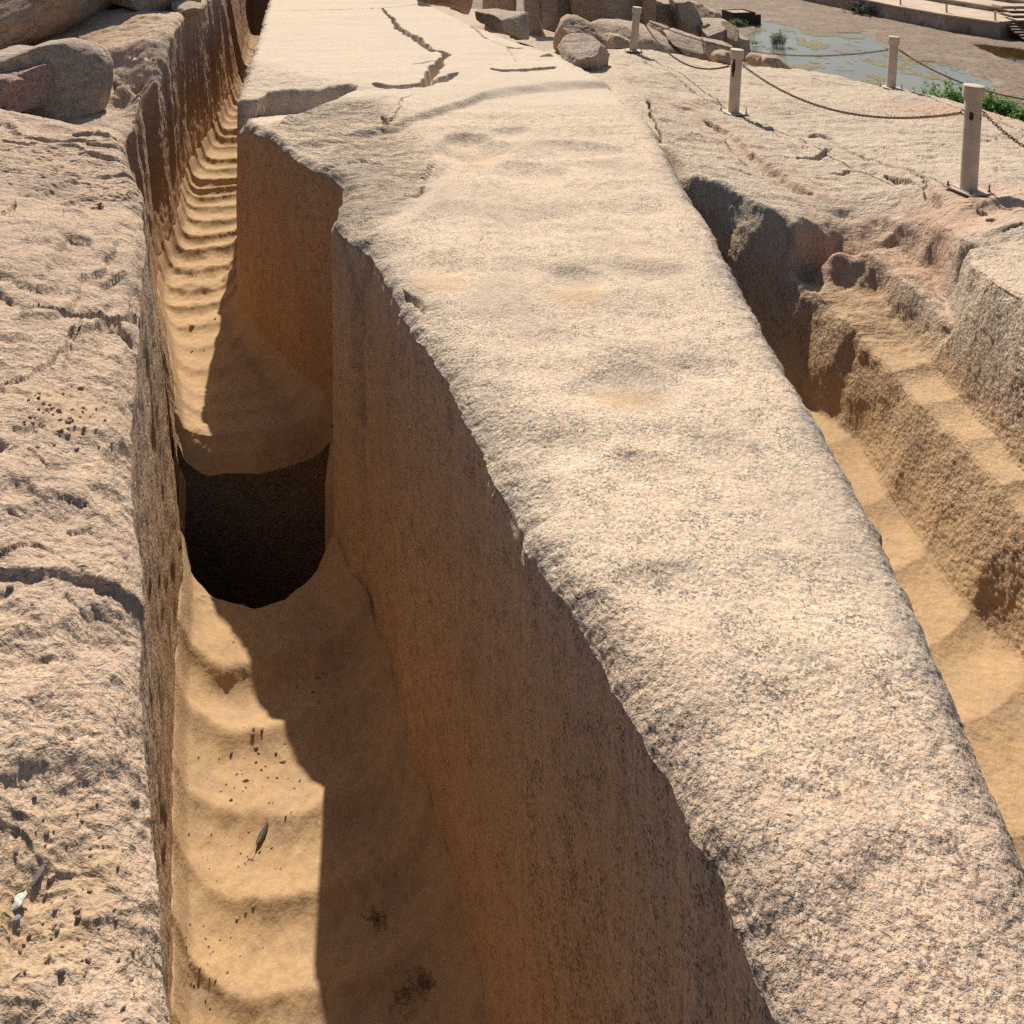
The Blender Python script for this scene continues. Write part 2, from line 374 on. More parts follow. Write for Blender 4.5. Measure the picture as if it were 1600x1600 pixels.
def build_obelisk():
    Yr = np.unique(np.concatenate([y_rows(.55, 23, int(1350*QUAL)), np.arange(4.4, 7.6, .012), np.arange(7.6, 10.4, .022)])); nW, nT, nR = int(150*QUAL), int(640*QUAL), 40
    XL = interp(Yr, OLall); XR = interp(Yr, ORall)
    XL = XL+.006*fbm(Yr*0, Yr, Yr*0, 14, 4, .6, 3)*np.clip(Yr, 1, 3)*1.6; XR = XR+.005*fbm(Yr*0, Yr, Yr*0, 17, 4, .6, 5)*np.clip(Yr, 1, 3)
    Y = Yr[:, None]; XL = XL[:, None]; XR = XR[:, None]
    # --- top
    t = np.linspace(0, 1, nT)[None, :]
    X = XL+(XR-XL)*t; YY = np.broadcast_to(Y, X.shape)
    dZ, rm, r2 = obelisk_top(X.copy(), YY.copy())
    dl = (X-XL); dr = (XR-X); O = X*0
    wl = (.16+.10*vnoise(YY*2.5, O, O, 60))*np.where(YY < 4.3, 1, .5)
    el = 1-sstep(0, 1, dl/wl); er = 1-sstep(0, 1, dr/(.13+.06*vnoise(YY*3, O, O, 64)))
    rl = .028*np.clip(1-dl/(.05+.02*vnoise(YY*7, O, O, 61)), 0, 1)**2; rr = .035*np.clip(1-dr/.05, 0, 1)**2
    nearrough = (1-sstep(1.15, 1.75, YY+.35*(X-.45)+.12*vnoise(X*5, YY*5, O, 62)))
    rough = np.clip(.26+.55*el+.35*er+.6*rm+.3*r2+.6*nearrough-.33*sstep(5.3, 6.0, YY)*(1-r2)*(1-rm), 0, 1.4)
    Z = dZ-rl-rr-.024*el*(1+.8*fbm(X, YY, O, 5, 3, .5, 66))*np.where(YY < 4, 1, .4)
    Z += el*.011*fbm(X, YY, O, 16, 3, .5, 67)+nearrough*.010*fbm(X, YY, O, 12, 4, .55, 68)+er*.008*fbm(X, YY, O, 20, 3, .6, 69)
    top = np.stack([X, YY, CZ-OH+Z], -1)
    # --- left wall, base to rim
    s = np.linspace(0, 1, nW)[None, :-1]**.85
    zt = top[:, :1, 2]; zb = CZ-3.2
    Zw = zb+(zt-zb)*s; hh = zt-Zw
    YW = np.broadcast_to(Y, Zw.shape)
    bulge = .012*fbm(YW, Zw, Zw*0, 2.2, 3, .5, 71)+.018*fbm(YW*4.2, Zw*.5, Zw*0, 1.6, 3, .5, 73)
    near = 1-sstep(3.5, 3.75, YW)
    seams = np.zeros(YW.shape)
    # slanting seams in the near wall, traced on the wall itself
    for seam, wd, dp in ((((548,420),(552,560),(560,760),(590,960),(620,1080),(655,1240),(668,1400)), .016, .030), (((590,620),(592,760),(602,900),(625,1040),(640,1150)), .010, .016), (((520,330),(545,430),(552,520),(556,650)), .03, .035), (((575,400),(556,470),(558,520)), .02, .016)):
        pl = []
        for (px, py) in seam:
            k = (px-800)/F; yy = np.linspace(1.2, 3.72, 400); xx = interp(yy, OLall); j = int(np.argmin(abs(xx-k*yy))); Yp = yy[j]
            pl.append((Yp, CZ-(py-HY)*Yp/F))
        d, _ = polydist(YW+.01*vnoise(YW*12, Zw*12, Zw*0, 3), Zw, pl)
        sm = (1-sstep(.2, 1, d/wd))*near; bulge = bulge+dp*sm; seams = np.maximum(seams, sm)
    XW = XL+bulge+.02*np.clip(1-hh/.03, 0, 1)**2-.0*hh
    wall = np.stack([XW, YW, Zw], -1)
    # --- right wall, rim down
    s = np.linspace(0, 1, nR)[None, 1:]**1.3
    zt = top[:, -1:, 2]; Zr = zt+(CZ-2.6-zt)*s; YR = np.broadcast_to(Y, Zr.shape)
    XRr = XR+.02*fbm(YR*3, Zr, Zr*0, 2, 3, .5, 74)-.03*(zt-Zr)
    rwall = np.stack([XRr, YR, Zr], -1)
    V = np.concatenate([wall, top, rwall], 1).astype(np.float32)
    A = lambda w_, t_, r_: np.concatenate([np.broadcast_to(w_, wall.shape[:2]), np.broadcast_to(t_, top.shape[:2]), np.broadcast_to(r_, rwall.shape[:2])], 1)
    rg = A(.22, rough, .5)
    N = grid_normals(V)
    x, y, z = V[..., 0], V[..., 1], V[..., 2]
    amp = A(.0012, .0022+.0050*np.clip(rough-.3, 0, 1), .003)
    V = V+N*(amp*fbm(x, y, z, 26, 4, .62, 81)+.0011*rg*fbm(x, y, z, 110, 2, .6, 83))[..., None]
    stain = np.clip(fbm(X, YY, O, 1.6, 4, .6, 91)*1.2, 0, 1)
    shaft = sstep(5.0, 5.6, YY)*(1-r2*.6)*(1-rm)
    notgray = 1-sstep(5.3, 6, YY)*.9
    g2 = np.clip(er*1.0*np.clip(.7+1.4*fbm(X, YY, O, 7, 3, .5, 93), 0, 1.2)+el*.45+.55*rm*np.clip(fbm(X, YY, O, 3, 3, .5, 95)*2+.3, 0, 1), 0, 1)*notgray
    for (px, py, rx, ry) in ((1010,575,60,40),(880,150,5,5),(900,415,45,20)):
        g2 = np.maximum(g2, hollow(X, YY, px, py, rx, ry, OH, .55, 0))
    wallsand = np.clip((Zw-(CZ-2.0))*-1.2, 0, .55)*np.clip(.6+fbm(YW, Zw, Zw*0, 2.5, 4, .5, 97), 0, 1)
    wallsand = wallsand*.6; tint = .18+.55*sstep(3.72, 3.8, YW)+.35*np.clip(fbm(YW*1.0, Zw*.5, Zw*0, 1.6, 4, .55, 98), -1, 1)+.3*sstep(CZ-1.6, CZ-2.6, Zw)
    dust = np.zeros(X.shape, np.float32)
    for (px, py, rx, ry) in ((745,228,50,22),(985,585,70,30),(900,440,60,25),(690,420,60,25)):
        dust = np.maximum(dust, hollow(X, YY, px, py, rx, ry, OH, .55, 0))
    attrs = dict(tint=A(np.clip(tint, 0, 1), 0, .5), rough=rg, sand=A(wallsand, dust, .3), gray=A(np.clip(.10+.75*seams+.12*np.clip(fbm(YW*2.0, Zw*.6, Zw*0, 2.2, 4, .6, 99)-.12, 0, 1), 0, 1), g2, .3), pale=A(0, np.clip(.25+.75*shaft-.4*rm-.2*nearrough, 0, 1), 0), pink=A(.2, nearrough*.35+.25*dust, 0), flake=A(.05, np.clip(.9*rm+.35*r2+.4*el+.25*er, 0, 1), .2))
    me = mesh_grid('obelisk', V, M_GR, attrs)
    tag(me, 'huge unfinished granite obelisk lying in its trench, wavy pounded tip and cracked smooth shaft', 'obelisk')
build_obelisk()

# ================================================================== TIN surfaces
def tin(points, lines, x0, x1, y0, y1, step, blur):
    """points: (X,Y,h); lines: lists of point indices kept as creases -> grid sampler"""
    v = [Vector((p[0], p[1])) for p in points]
    edges = [(a, b) for ln in lines for a, b in zip(ln[:-1], ln[1:])]
    vo, _, fo, ov, _, _ = delaunay_2d_cdt(v, edges, [], 0, 1e-5)
    hs = np.zeros(len(vo)); 
    for i, src in enumerate(ov):
        if src: hs[i] = np.mean([points[s][2] for s in src])
        else: # crossing of creases: nearest input
            d = [(vo[i].x-p[0])**2+(vo[i].y-p[1])**2 for p in points]; a = np.argsort(d)[:3]; ww = [1/(d[k]+1e-6) for k in a]
            hs[i] = sum(points[k][2]*q for k, q in zip(a, ww))/sum(ww)
    nx = int((x1-x0)/step)+1; ny = int((y1-y0)/step)+1
    G = np.full((ny, nx), np.nan, np.float32)
    for f in fo:
        P = [(vo[i].x, vo[i].y, hs[i]) for i in f]
        for k in range(1, len(P)-1):
            (ax, ay, ah), (bx, by, bh), (cx, cy, ch) = P[0], P[k], P[k+1]
            det = (by-cy)*(ax-cx)+(cx-bx)*(ay-cy)
            if abs(det) < 1e-9: continue
            i0 = max(0, int((min(ax, bx, cx)-x0)/step)); i1 = min(nx, int((max(ax, bx, cx)-x0)/step)+2)
            j0 = max(0, int((min(ay, by, cy)-y0)/step)); j1 = min(ny, int((max(ay, by, cy)-y0)/step)+2)
            if i1 <= i0 or j1 <= j0: continue
            gx = x0+step*np.arange(i0, i1)[None, :]; gy = y0+step*np.arange(j0, j1)[:, None]
            l1 = ((by-cy)*(gx-cx)+(cx-bx)*(gy-cy))/det; l2 = ((cy-ay)*(gx-cx)+(ax-cx)*(gy-cy))/det; l3 = 1-l1-l2
            m = (l1 >= -1e-4) & (l2 >= -1e-4) & (l3 >= -1e-4)
            sub = G[j0:j1, i0:i1]; val = l1*ah+l2*bh+l3*ch; sub[m] = val[m]
    G = np.where(np.isnan(G), np.nanmean(G), G)
    k = int(max(1, round(blur/step)))
    ker = np.exp(-.5*(np.arange(-2*k, 2*k+1)/k)**2); ker /= ker.sum()
    Gp = np.pad(G, 2*k, mode='edge')
    Gp = sum(w_*Gp[:, i:i+nx] for i, w_ in enumerate(ker)); Gp = sum(w_*Gp[i:i+ny, :] for i, w_ in enumerate(ker))
    def sample(X, Y):
        fx = np.clip((X-x0)/step, 0, nx-1.001); fy = np.clip((Y-y0)/step, 0, ny-1.001)
        i = fx.astype(int); j = fy.astype(int); u = fx-i; v_ = fy-j
        return (Gp[j, i]*(1-u)+Gp[j, i+1]*u)*(1-v_)+(Gp[j+1, i]*(1-u)+Gp[j+1, i+1]*u)*v_
    return sample
class Pts:
    def __init__(s): s.p = []; s.l = []
    def px(s, *pts): 
        for a in pts: x, y = W(*a); s.p.append((x, y, a[2]))
    def wd(s, *pts): s.p += [tuple(a) for a in pts]
    def line(s, *pts):      # ('w',X,Y,h) or (px,py,h)
        i0 = len(s.p)
        for a in pts:
            if a[0] == 'w': s.p.append(tuple(a[1:]))
            else: x, y = W(*a); s.p.append((x, y, a[2]))
        s.l.append(list(range(i0, len(s.p))))

# ================================================================== LEFT: rock bank and deep trench
LIP = [(.5,-.20),(.97,-.371),(1.196,-.474),(1.355,-.56),(1.575,-.656),(1.83,-.78),(2.0,-.845),(2.45,-1.02),(2.62,-1.09),(2.9,-1.20),(3.04,-1.24),(3.3,-1.36),(3.54,-1.46),(3.98,-1.71),(4.32,-1.88),(4.6,-2.03),(5.0,-2.18),(5.4,-2.29),(5.66,-2.35),(5.74,-2.44),(5.88,-2.50),(6.0,-2.40),(6.5,-2.50),(7.0,-2.62),(7.5,-2.76),(8.1,-2.90),(8.6,-2.98),(9.3,-3.12),(10.3,-3.38),(11.2,-3.64),(12.1,-3.88),(13.15,-4.16),(15.2,-4.70),(18,-5.43),(24,-7.0)]
BASE = [(.5,-.14),(1.2,-.42),(1.6,-.60),(2.15,-.815),(2.7,-1.025),(3.0,-1.13),(3.35,-1.235),(3.6,-1.33),(3.96,-1.49),(4.3,-1.63),(4.8,-1.86),(5.04,-1.98),(5.3,-2.1),(5.67,-2.235),(6.12,-2.325),(6.52,-2.42),(7.34,-2.70),(7.8,-2.78),(8.2,-2.84),(9.05,-2.99),(10.1,-3.19),(10.5,-3.25),(11.2,-3.42),(12.1,-3.66),(13.15,-3.93),(15.2,-4.46),(18,-5.2),(24,-6.75)]
LT = Pts()
LT.px((0,1600,1.19),(150,1600,1.19),(100,1400,1.17),(0,1400,1.17),(180,1400,1.2),(100,1200,1.17),(0,1200,1.14),(100,1000,1.15),(0,1000,1.12),(180,1000,1.2),(100,800,1.15),(0,700,1.10),(150,700,1.18),(100,600,1.15),(120,500,1.14),(0,450,1.1),(120,350,1.15),(0,300,1.12),(100,240,1.16),(0,220,1.13),(170,420,1.19),(170,300,1.19))
LT.line((-200,150,1.12),(-60,160,1.12),(0,168,1.14),(45,173,1.16),(105,187,1.175),(150,198,1.195),(188,211,1.205))
LT.wd((-1.75,4.52,1.42),(-1.95,4.75,1.5),(-2.2,4.75,1.36),(-2.4,4.95,1.40),(-2.75,5.2,1.42),(-3.4,5.4,1.42),(-5,5.4,1.4))
LT.px((165,165,1.38),(135,150,1.38),(190,140,1.30),(215,105,1.18),(234,86,1.10),(200,170,1.42),(215,165,1.50),(226,150,1.38),(60,110,1.36),(60,70,1.25),(150,90,1.25),(150,50,1.16),(225,60,1.12),(100,18,1.10),(200,20,1.06),(252,92,1.16),(262,110,1.22),(285,60,1.13),(290,80,1.22),(300,40,1.08),(320,55,1.16),(343,14,1.14),(330,25,1.10),(345,45,1.22),(300,95,1.26),(0,70,1.3),(-150,60,1.3),(260,30,1.08))
LT.wd((-.6,.3,1.22),(-3,.3,1.2),(-1.6,.9,1.14),(-3,2,1.08),(-4.5,3.5,1.05),(-6,4.6,1.1),(-7,6,1.2),(-3.6,9.3,1.1),(-3.0,9.3,1.18),(-3.4,10.5,1.15),(-4,11,1.0),(-7,11,.9),(-14,11,.6),(-4.7,14,1.0),(-8,19,.8),(-14,.3,1.1),(-14,25,.5),(-6.6,25,1.0),(-3,25,1.2),(-3,14,1.2),(-12,4,1.1),(-12,0.3,1.1),(-2,10,1.15),(-1,4,1.22),(-1,2.8,1.21),(-.2,.9,1.21),(0,.3,1.22))
LTs = tin(LT.p, LT.l, -14, 0, .3, 25, .02, .045)
CR_N = [2.905,2.655,2.435,2.22,2.02,1.82,1.6,3.13,3.9]
CR_F = [3.85,4.03,4.215,4.385,4.62,4.81,5.04,5.28,5.52,5.8,6.14,6.38,6.61,6.86,7.13,7.35,7.56,7.83,8.10,8.48,8.8,9.07,9.36,9.62,9.9,10.2,10.45,10.75,11.0,11.3,11.6,11.9,12.2,12.5,12.75,13.05,13.3,13.55,13.8,14.1,14.4,14.7,15,15.3,18]
def scallops(Ye, crests, d):
    expo = 1.9 if d > .05 else 1.35
    c = np.array(sorted(crests)); i = np.clip(np.searchsorted(c, Ye)-1, 0, len(c)-2)
    t = np.clip((Ye-c[i])/(c[i+1]-c[i]), 0, 1); u = t**expo
    var = .65+.7*np.modf(np.sin((c[i])*91.7)*43.1)[0]**2
    return d*4*u*(1-u)*var
def floor_h(X, Y, s):
    """depth of the trench floor under the eye; s = -1 at the left wall .. 1 at the obelisk"""
    O = X*0
    Ye = Y-.10*(np.abs(s)**3)+.05*vnoise(X*3, Y*1.7, O, 15)+.02*vnoise(X*9, Y*5, O, 16)-.06*s
    near = 1-sstep(3.74, 3.80, Y)
    h = np.where(near > .5, 2.73-.02*(Y-2.7)+scallops(Ye, CR_N, .036), 2.47+scallops(Ye, CR_F, .0501)*(.30+.70*sstep(4.9, 6.2, Y)))
    foot = sstep(5.3, 5.5, Y)*(1-sstep(6.0, 6.2, Y)); far = sstep(3.5, 3.6, Y)
    h = h+foot*.028*fbm(X, Y, O, 9, 3, .5, 17)
    h = h-.085*np.clip(np.abs(s)-.55, 0, .45)**2/.2*(1-.0*far)
    # wind-blown sand banked against the wall below the corner
    h = h-.0*far
    h = h+.017*fbm(X, Y, O, 4, 4, .55, 18)+.006*fbm(X, Y, O, 17, 4, .6, 28)
    # shafts
    def pit(cx, cy, rx, ry, dep, p=2.4, sft=.05):
        wx = X+.02*vnoise(X*8, Y*8, O, 19); wy = Y+.02*vnoise(X*8, Y*8, O, 20)
        d = (np.abs((wx-cx)/rx)**p+np.abs((wy-cy)/ry)**p)**(1/p)
        return dep*sstep(1+sft, 1-sft, d)+.05*sstep(1.5, 1.0, d)
    return h, pit
HOLE = None
def pits(X, Y, pit):
    global HOLE
    ph = np.zeros(X.shape, np.float32)
    cx = -.99; 
    pp = [W(*q) for q in ((283,840,2.73),(298,885,2.73),(340,914,2.73),(396,931,2.73),(440,916,2.73),(492,880,2.73),(520,845,2.73),(524,660,2.49),(450,686,2.49),(400,702,2.49),(330,706,2.49),(300,697,2.49),(272,676,2.49),(262,760,2.49))]
    m = (Y > 3.1) & (Y < 4.4); sdv = np.full(X.shape, 9., np.float32)
    x = X[m]; y = Y[m]; sdv[m] = polysd(x+.02*vnoise(x*4, y*4, x*0, 19), y+.02*vnoise(x*4, y*4, x*0, 20), pp)
    hole = sdv < -.026; ph = .09*sstep(.03, -.05, sdv)+.03*sstep(.08, 0, sdv)
    ph = np.maximum(ph, 2.6*sstep(11.25, 11.3, Y)*sstep(12.2, 12.15, Y)); ph = np.where(Y > 14.8, 3.0*sstep(14.85, 14.9, Y)-4.5*sstep(19.2, 19.6, Y), ph)
    HOLE = hole
    return ph
def build_left():
    Yr = np.unique(np.concatenate([y_rows(.45, 24, int(1350*QUAL)), np.linspace(3.36, 4.12, 300), np.linspace(14.7, 15.0, 12), np.arange(4.13, 8.6, .0125), np.arange(8.6, 11.2, .022), np.arange(11.2, 14.9, .04)])); nT, nWl, nF = int(470*QUAL), int(110*QUAL), int(230*QUAL)
    Y = Yr[:, None]
    lip = interp(Yr, LIP)+.010*fbm(Yr, Yr*0, Yr*0, 3.5, 4, .6, 31)+.03*fbm(Yr, Yr*0, Yr*0, 3.0, 3, .6, 32)*sstep(4.3, 4.8, Yr)
    base = interp(Yr, BASE); base = np.maximum(base, lip+.03)
    lip = lip[:, None]; base = base[:, None]
    # top: columns dense where the picture looks
    t = np.linspace(0, 1, nT)[None, :-1]
    xin = -.66*Y-.25
    fr = 50
    t_out = np.linspace(0, 1, fr)[None, :-1]; xo = -12+(xin+12)*t_out**.6
    t_in = np.linspace(0, 1, nT-fr)[None, :]; xi = xin+(lip-xin)*t_in
    X = np.concatenate([xo, xi], 1); YY = np.broadcast_to(Y, X.shape).copy(); O = X*0
    h = LTs(X, YY)
    d = lip-X
    nb = 1-sstep(4.2, 4.6, YY)
    h = h-.05*fbm(X, YY, O, 1.3, 4, .5, 41)*sstep(0, .3, d)-.020*fbm(X*.7, YY*1.3, O, 5, 3, .5, 42)*(.6+.4*nb)
    h = h+.010*np.clip(fbm(X*.6, YY*1.5, O, 8, 4, .6, 44, True)-.15, 0, 1)*nb
    h = h-.085*stepped(fbm(X*.8, YY*1.1, O, 1.8, 4, .5, 46), 5, .10)*(.35+.65*nb)-.020*stepped(fbm(X*.8, YY*1.3, O, 5, 4, .55, 47), 5, .14)
    # spalled and scooped spots of the near bank
    for (px, py, rx, ry, dep) in ((90,860,80,70,.04),(60,640,120,60,.03),(150,1000,60,80,.04),(40,1060,60,60,.045),(120,1330,120,120,.03),(60,330,90,40,.02)):
        h = h+hollow(X, YY, px, py, rx, ry, 1.17, dep*.4, .7)
    h = h+crack(X, YY, [(60,520),(110,516),(150,508),(175,500),(200,480),(214,462)], 1.19, .022, .045, .6)
    h = h+crack(X, YY, [(150,522),(178,508),(205,520)], 1.19, .016, .03, .6)
    h = h+crack(X, YY, [(98,330),(140,320),(156,298)], 1.16, .012, .02)+crack(X, YY, [(0,350),(12,345),(20,330)], 1.14, .012, .02)
    h = h+crack(X, YY, [(0,620),(50,590),(90,560),(120,500)], 1.14, .010, .012)
    h = h+crack(X, YY, [(118,170,1.40),(150,166,1.40),(175,148,1.36),(200,133,1.32),(222,118,1.3)], 1.3, .05, .07)
    h = h+crack(X, YY, [(178,96,1.22),(200,100,1.22),(222,90,1.2)], 1.2, .04, .07)
    h = h+crack(X, YY, [(300,78,1.2),(325,66,1.18),(345,48,1.18)], 1.2, .05, .08)
    for ln in ([(0,905),(60,880),(120,890)], [(0,760),(40,735),(110,742)]):
        h = h+crack(X, YY, ln, 1.17, .006, .010, .6)
    for k in range(26):
        px, py = RNG.uniform(5, 200), RNG.uniform(240, 900); L = RNG.uniform(12, 40); a = RNG.uniform(-4, 10)
        h = h+crack(X, YY, [(px, py), (px+L*.5, py-a*.3+RNG.uniform(-4, 4)), (px+L, py-a)], 1.16, .006, .008)
    edge = np.clip(1-d/.07, 0, 1)
    h = h+.04*edge**2+.015*edge*fbm(X, YY, O, 22, 4, .6, 45)
    top = np.stack([X, YY, CZ-h], -1)
    # floor
    obx = interp(Yr, OLall)[:, None]
    s = np.linspace(0, 1, nF)[None, :]
    xf0 = base; xf1 = obx+.06
    XF = xf0+(xf1-xf0)*s; YF = np.broadcast_to(Y, XF.shape).copy()
    ss = np.clip(2*(XF-base)/(obx-base)-1, -1.2, 1.2)
    fhh, pit = floor_h(XF, YF, ss); ph = pits(XF, YF, pit)
    lift = .05*(1-sstep(0, .05, XF-base))
    ZF = CZ-(fhh+ph-lift)
    fl = np.stack([XF, YF, ZF], -1)
    # wall
    s = np.linspace(0, 1, nWl)[None, 1:]
    ztop = top[:, -1:, 2]; zbot = ZF[:, :1]
    Zw = ztop+(zbot-ztop)*s; YW = np.broadcast_to(Y, Zw.shape).copy()
    prof = s**1.0
    grooves = .05*fbm(YW*1.6, Zw*.22, Zw*0, 1.9, 4, .55, 51)*sstep(4.2, 4.8, YW)+.012*fbm(YW*2.2, Zw*.6, Zw*0, 2.6, 4, .55, 52)
    sharp = .05*np.clip(fbm(YW*1.4, Zw*.12, Zw*0, 2.6, 3, .6, 53, True)-.1, 0, 1)*sstep(4.5, 5.2, YW)
    bow = np.sin(np.pi*np.clip(s, 0, 1))
    XW = lip+(base-lip)*prof+(grooves-.4*sharp)*np.minimum(1, bow*1.3+.15)*(1-s**6)
    # a long flake standing off the near wall and a seam beneath it
    for seam, wd_, dp in ((((-1.20,2.2),(-1.35,2.35)), .02, .0),):
        pass
    wall = np.stack([XW, YW, Zw], -1)
    V = np.concatenate([top, wall, fl], 1)
    ntp, nwp, nfp = top.shape[1], wall.shape[1], fl.shape[1]
    N = grid_normals(V)
    if N[10, 10, 2] < 0: N = -N
    x, y, z = V[..., 0], V[..., 1], V[..., 2]
    A = lambda a, b, c: np.concatenate([np.broadcast_to(a, top.shape[:2]), np.broadcast_to(b, wall.shape[:2]), np.broadcast_to(c, fl.shape[:2])], 1)
    amp = A(.0075+.0015*(1-nb), .008, .0040); big = A(.006+.006*(1-nb), .012, .0)
    N[:, -nfp:] *= (V[:, -nfp:, 2:] > CZ-3.0)
    V = V+N*(amp*fbm(x, y, z, 20, 5, .6, 61)+big*fbm(x, y, z, 6, 3, .5, 62)+.0014*A(1, 1, .25)*fbm(x, y, z, 95, 2, .6, 63))[..., None]
    sandtop = .12+np.clip(hollow(X, YY, 60, 1400, 160, 260, 1.18, 1.0, 0)+hollow(X, YY, 100, 640, 110, 60, 1.15, .7, 0)+hollow(X, YY, 150, 60, 90, 30, 1.16, .9, 0), 0, .85)*np.clip(.7+1.5*fbm(X, YY, O, 7, 4, .6, 65), 0, 1)
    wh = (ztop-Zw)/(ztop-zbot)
    wsand = np.clip(sstep(.35, 1.0, wh)*.75*np.clip(.7+fbm(YW, Zw, Zw*0, 4, 4, .6, 66), 0, 1.2)+.15, 0, .9)
    rock_in_floor = np.clip(np.abs(ss)-.86, 0, .14)*3
    gr = np.clip(.42+1.0*fbm(X, YY, O, 3.0, 4, .6, 67), 0, .8)
    inpit = 1-sstep(.05, .4, ph)
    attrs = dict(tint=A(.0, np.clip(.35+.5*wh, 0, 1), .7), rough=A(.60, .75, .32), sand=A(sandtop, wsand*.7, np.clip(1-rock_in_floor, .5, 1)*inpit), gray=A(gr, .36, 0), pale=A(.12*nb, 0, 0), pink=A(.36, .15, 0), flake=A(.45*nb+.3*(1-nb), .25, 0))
    global VL; VL = V.reshape(-1, 3)
    # the shaft below the hole: added chamber, wider than its mouth and grey walled, to keep it dark
    cx, cy, rx, ry, zt_, zb_ = -1.07, 3.79, .50, .42, CZ-2.66, CZ-5.6
    nz, na = 60, 160; a = np.linspace(0, 2*np.pi, na)[None, :]; zz = np.linspace(0, 1, nz)[:, None]
    ca, sa = np.cos(a), np.sin(a); pw = 2/5.; bx = np.sign(ca)*np.abs(ca)**pw; by = np.sign(sa)*np.abs(sa)**pw
    wob = 1+.05*fbm(bx*1.0+0*zz, by+0*zz, zz*4+0*a, 1.6, 4, .55, 88)
    sy_ = cy+ry*by*wob; zt2_ = CZ-2.80+.27*sstep(3.72, 3.80, sy_)
    SV = np.stack([cx+rx*bx*wob-.36*by*.3*rx, sy_, zt2_+(zb_-zt2_)*zz], -1)
    bot = SV[-1:].copy(); bot[..., 0] = cx; bot[..., 1] = cy; SV = np.concatenate([SV, bot], 0)
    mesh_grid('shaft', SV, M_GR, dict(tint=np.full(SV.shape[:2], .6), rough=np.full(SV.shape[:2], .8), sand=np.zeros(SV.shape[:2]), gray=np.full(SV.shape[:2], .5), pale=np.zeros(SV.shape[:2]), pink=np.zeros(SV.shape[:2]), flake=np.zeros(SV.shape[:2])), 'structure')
    dr = np.concatenate([np.zeros(top.shape[:2], bool), np.zeros(wall.shape[:2], bool), HOLE], 1)
    return mesh_grid('ground', V[:, ::-1], M_GR, {k: v_[:, ::-1] for k, v_ in attrs.items()}, 'structure', 'rough granite bank and the deep sandy trench with a square shaft', drop=dr[:, ::-1])
build_left()

# ================================================================== RIGHT: trench, carved ledges and the terrace with the posts
RT = Pts()
RT.line(('w',1.30,.5,2.0),(1600,1030,2.0),(1500,940,2.0),(1400,790,2.0),(1340,690,2.0),('w',1.19,3.38,2.0),('w',1.11,3.50,2.0),('w',.99,3.58,2.0),('w',.87,3.66,2.0),('w',.76,3.77,1.97),('w',.70,4.0,1.85),('w',.69,4.4,1.55),('w',.69,4.75,1.36))
RT.wd((.4,.5,2.0),(.4,2,2.0),(.4,3.6,2.0),(.4,4.2,1.9),(.4,4.8,1.36),(.8,.5,2.0),(.9,2.5,2.03))
RT.line(('w',1.42,.5,1.72),(1600,800,1.72),(1500,690,1.72),(1430,620,1.72),(1330,520,1.70),(1270,455,1.66),(1235,425,1.63))
RT.line((1246,354,1.46),(1225,341,1.45),(1199,322,1.42),(1169,298,1.40),(1135,285,1.38),(1109,277,1.37),(1080,268,1.35),(1073,250,1.34),(1045,225,1.32))
RT.line(('w',1.5,.5,1.72),(1600,735,1.72),(1540,660,1.72),(1450,560,1.71),(1400,500,1.68),(1370,455,1.64),(1340,448,1.63),(1300,440,1.63))
RT.line((1300,392,1.53),(1312,386,1.52),(1330,400,1.55),(1355,390,1.52),(1400,430,1.55),(1440,460,1.56),(1480,505,1.58))
RT.wd((1.24,3.80,1.70),(1.32,3.83,1.72),(1.40,3.85,1.70),(1.46,3.83,1.62))
RT.line((1262,352,1.48),(1285,364,1.52),(1310,354,1.52),(1335,366,1.55),(1362,381,1.57))
RT.px((1290,340,1.49),(1330,347,1.52),(1400,388,1.57),(1430,420,1.60),(1470,470,1.63),(1465,425,1.58),(1385,372,1.55))
RT.line((1246,343,1.455),(1262,312,1.46),(1290,288,1.45),(1330,298,1.46),(1368,334,1.49),(1405,348,1.47),(1440,342,1.45),(1470,358,1.42),(1500,383,1.38))
RT.px((1300,318,1.475),(1345,345,1.505),(1388,366,1.52),(1435,372,1.50),(1475,398,1.50),(1488,440,1.55))
RT.line((1484,480,1.62),('w',1.615,3.27,1.60),('w',1.57,3.18,1.62))
RT.line((1500,400,1.36),(1504,392,1.34),(1516,414,1.33),(1548,436,1.31),(1600,468,1.29),('w',1.60,1.8,1.25),('w',1.60,.5,1.25))
RT.px((1530,388,1.37),(1600,398,1.34),(1600,440,1.31))
RT.px((1510,300,1.36),(1470,292,1.37),(1512,318,1.355),(1560,300,1.36),(1510,280,1.375),(1600,320,1.34),(1600,250,1.42),(1500,230,1.45),(1400,280,1.47),(1400,250,1.47),(1400,200,1.52),(1300,230,1.49),(1300,180,1.54),(1200,200,1.50),(1140,178,1.535),(1200,130,1.62),(1100,150,1.50),(1150,240,1.42),(1200,270,1.43),(1100,200,1.42),(1060,160,1.41),(1030,180,1.34),(1000,148,1.31),(1050,112,1.50),(987,80,1.606),(1040,85,1.64),(1100,105,1.63),(940,118,1.38),(1250,300,1.46),(1390,140,1.68),(1550,340,1.38))
RT.line((900,72,1.62),(950,75,1.61),(987,74,1.63),(1050,84,1.68),(1100,92,1.70),(1180,100,1.70),(1300,113,1.70),(1400,137,1.70),(1500,162,1.66),(1600,190,1.62),(1750,235,1.56))
RT.line(('w',.9,9.3,1.9),('w',1.6,9.35,2.1),('w',2.3,9.2,2.4),('w',3.3,8.4,2.4),('w',3.7,7.4,2.4),('w',4.1,6.4,2.3),('w',4.5,5.2,2.1))
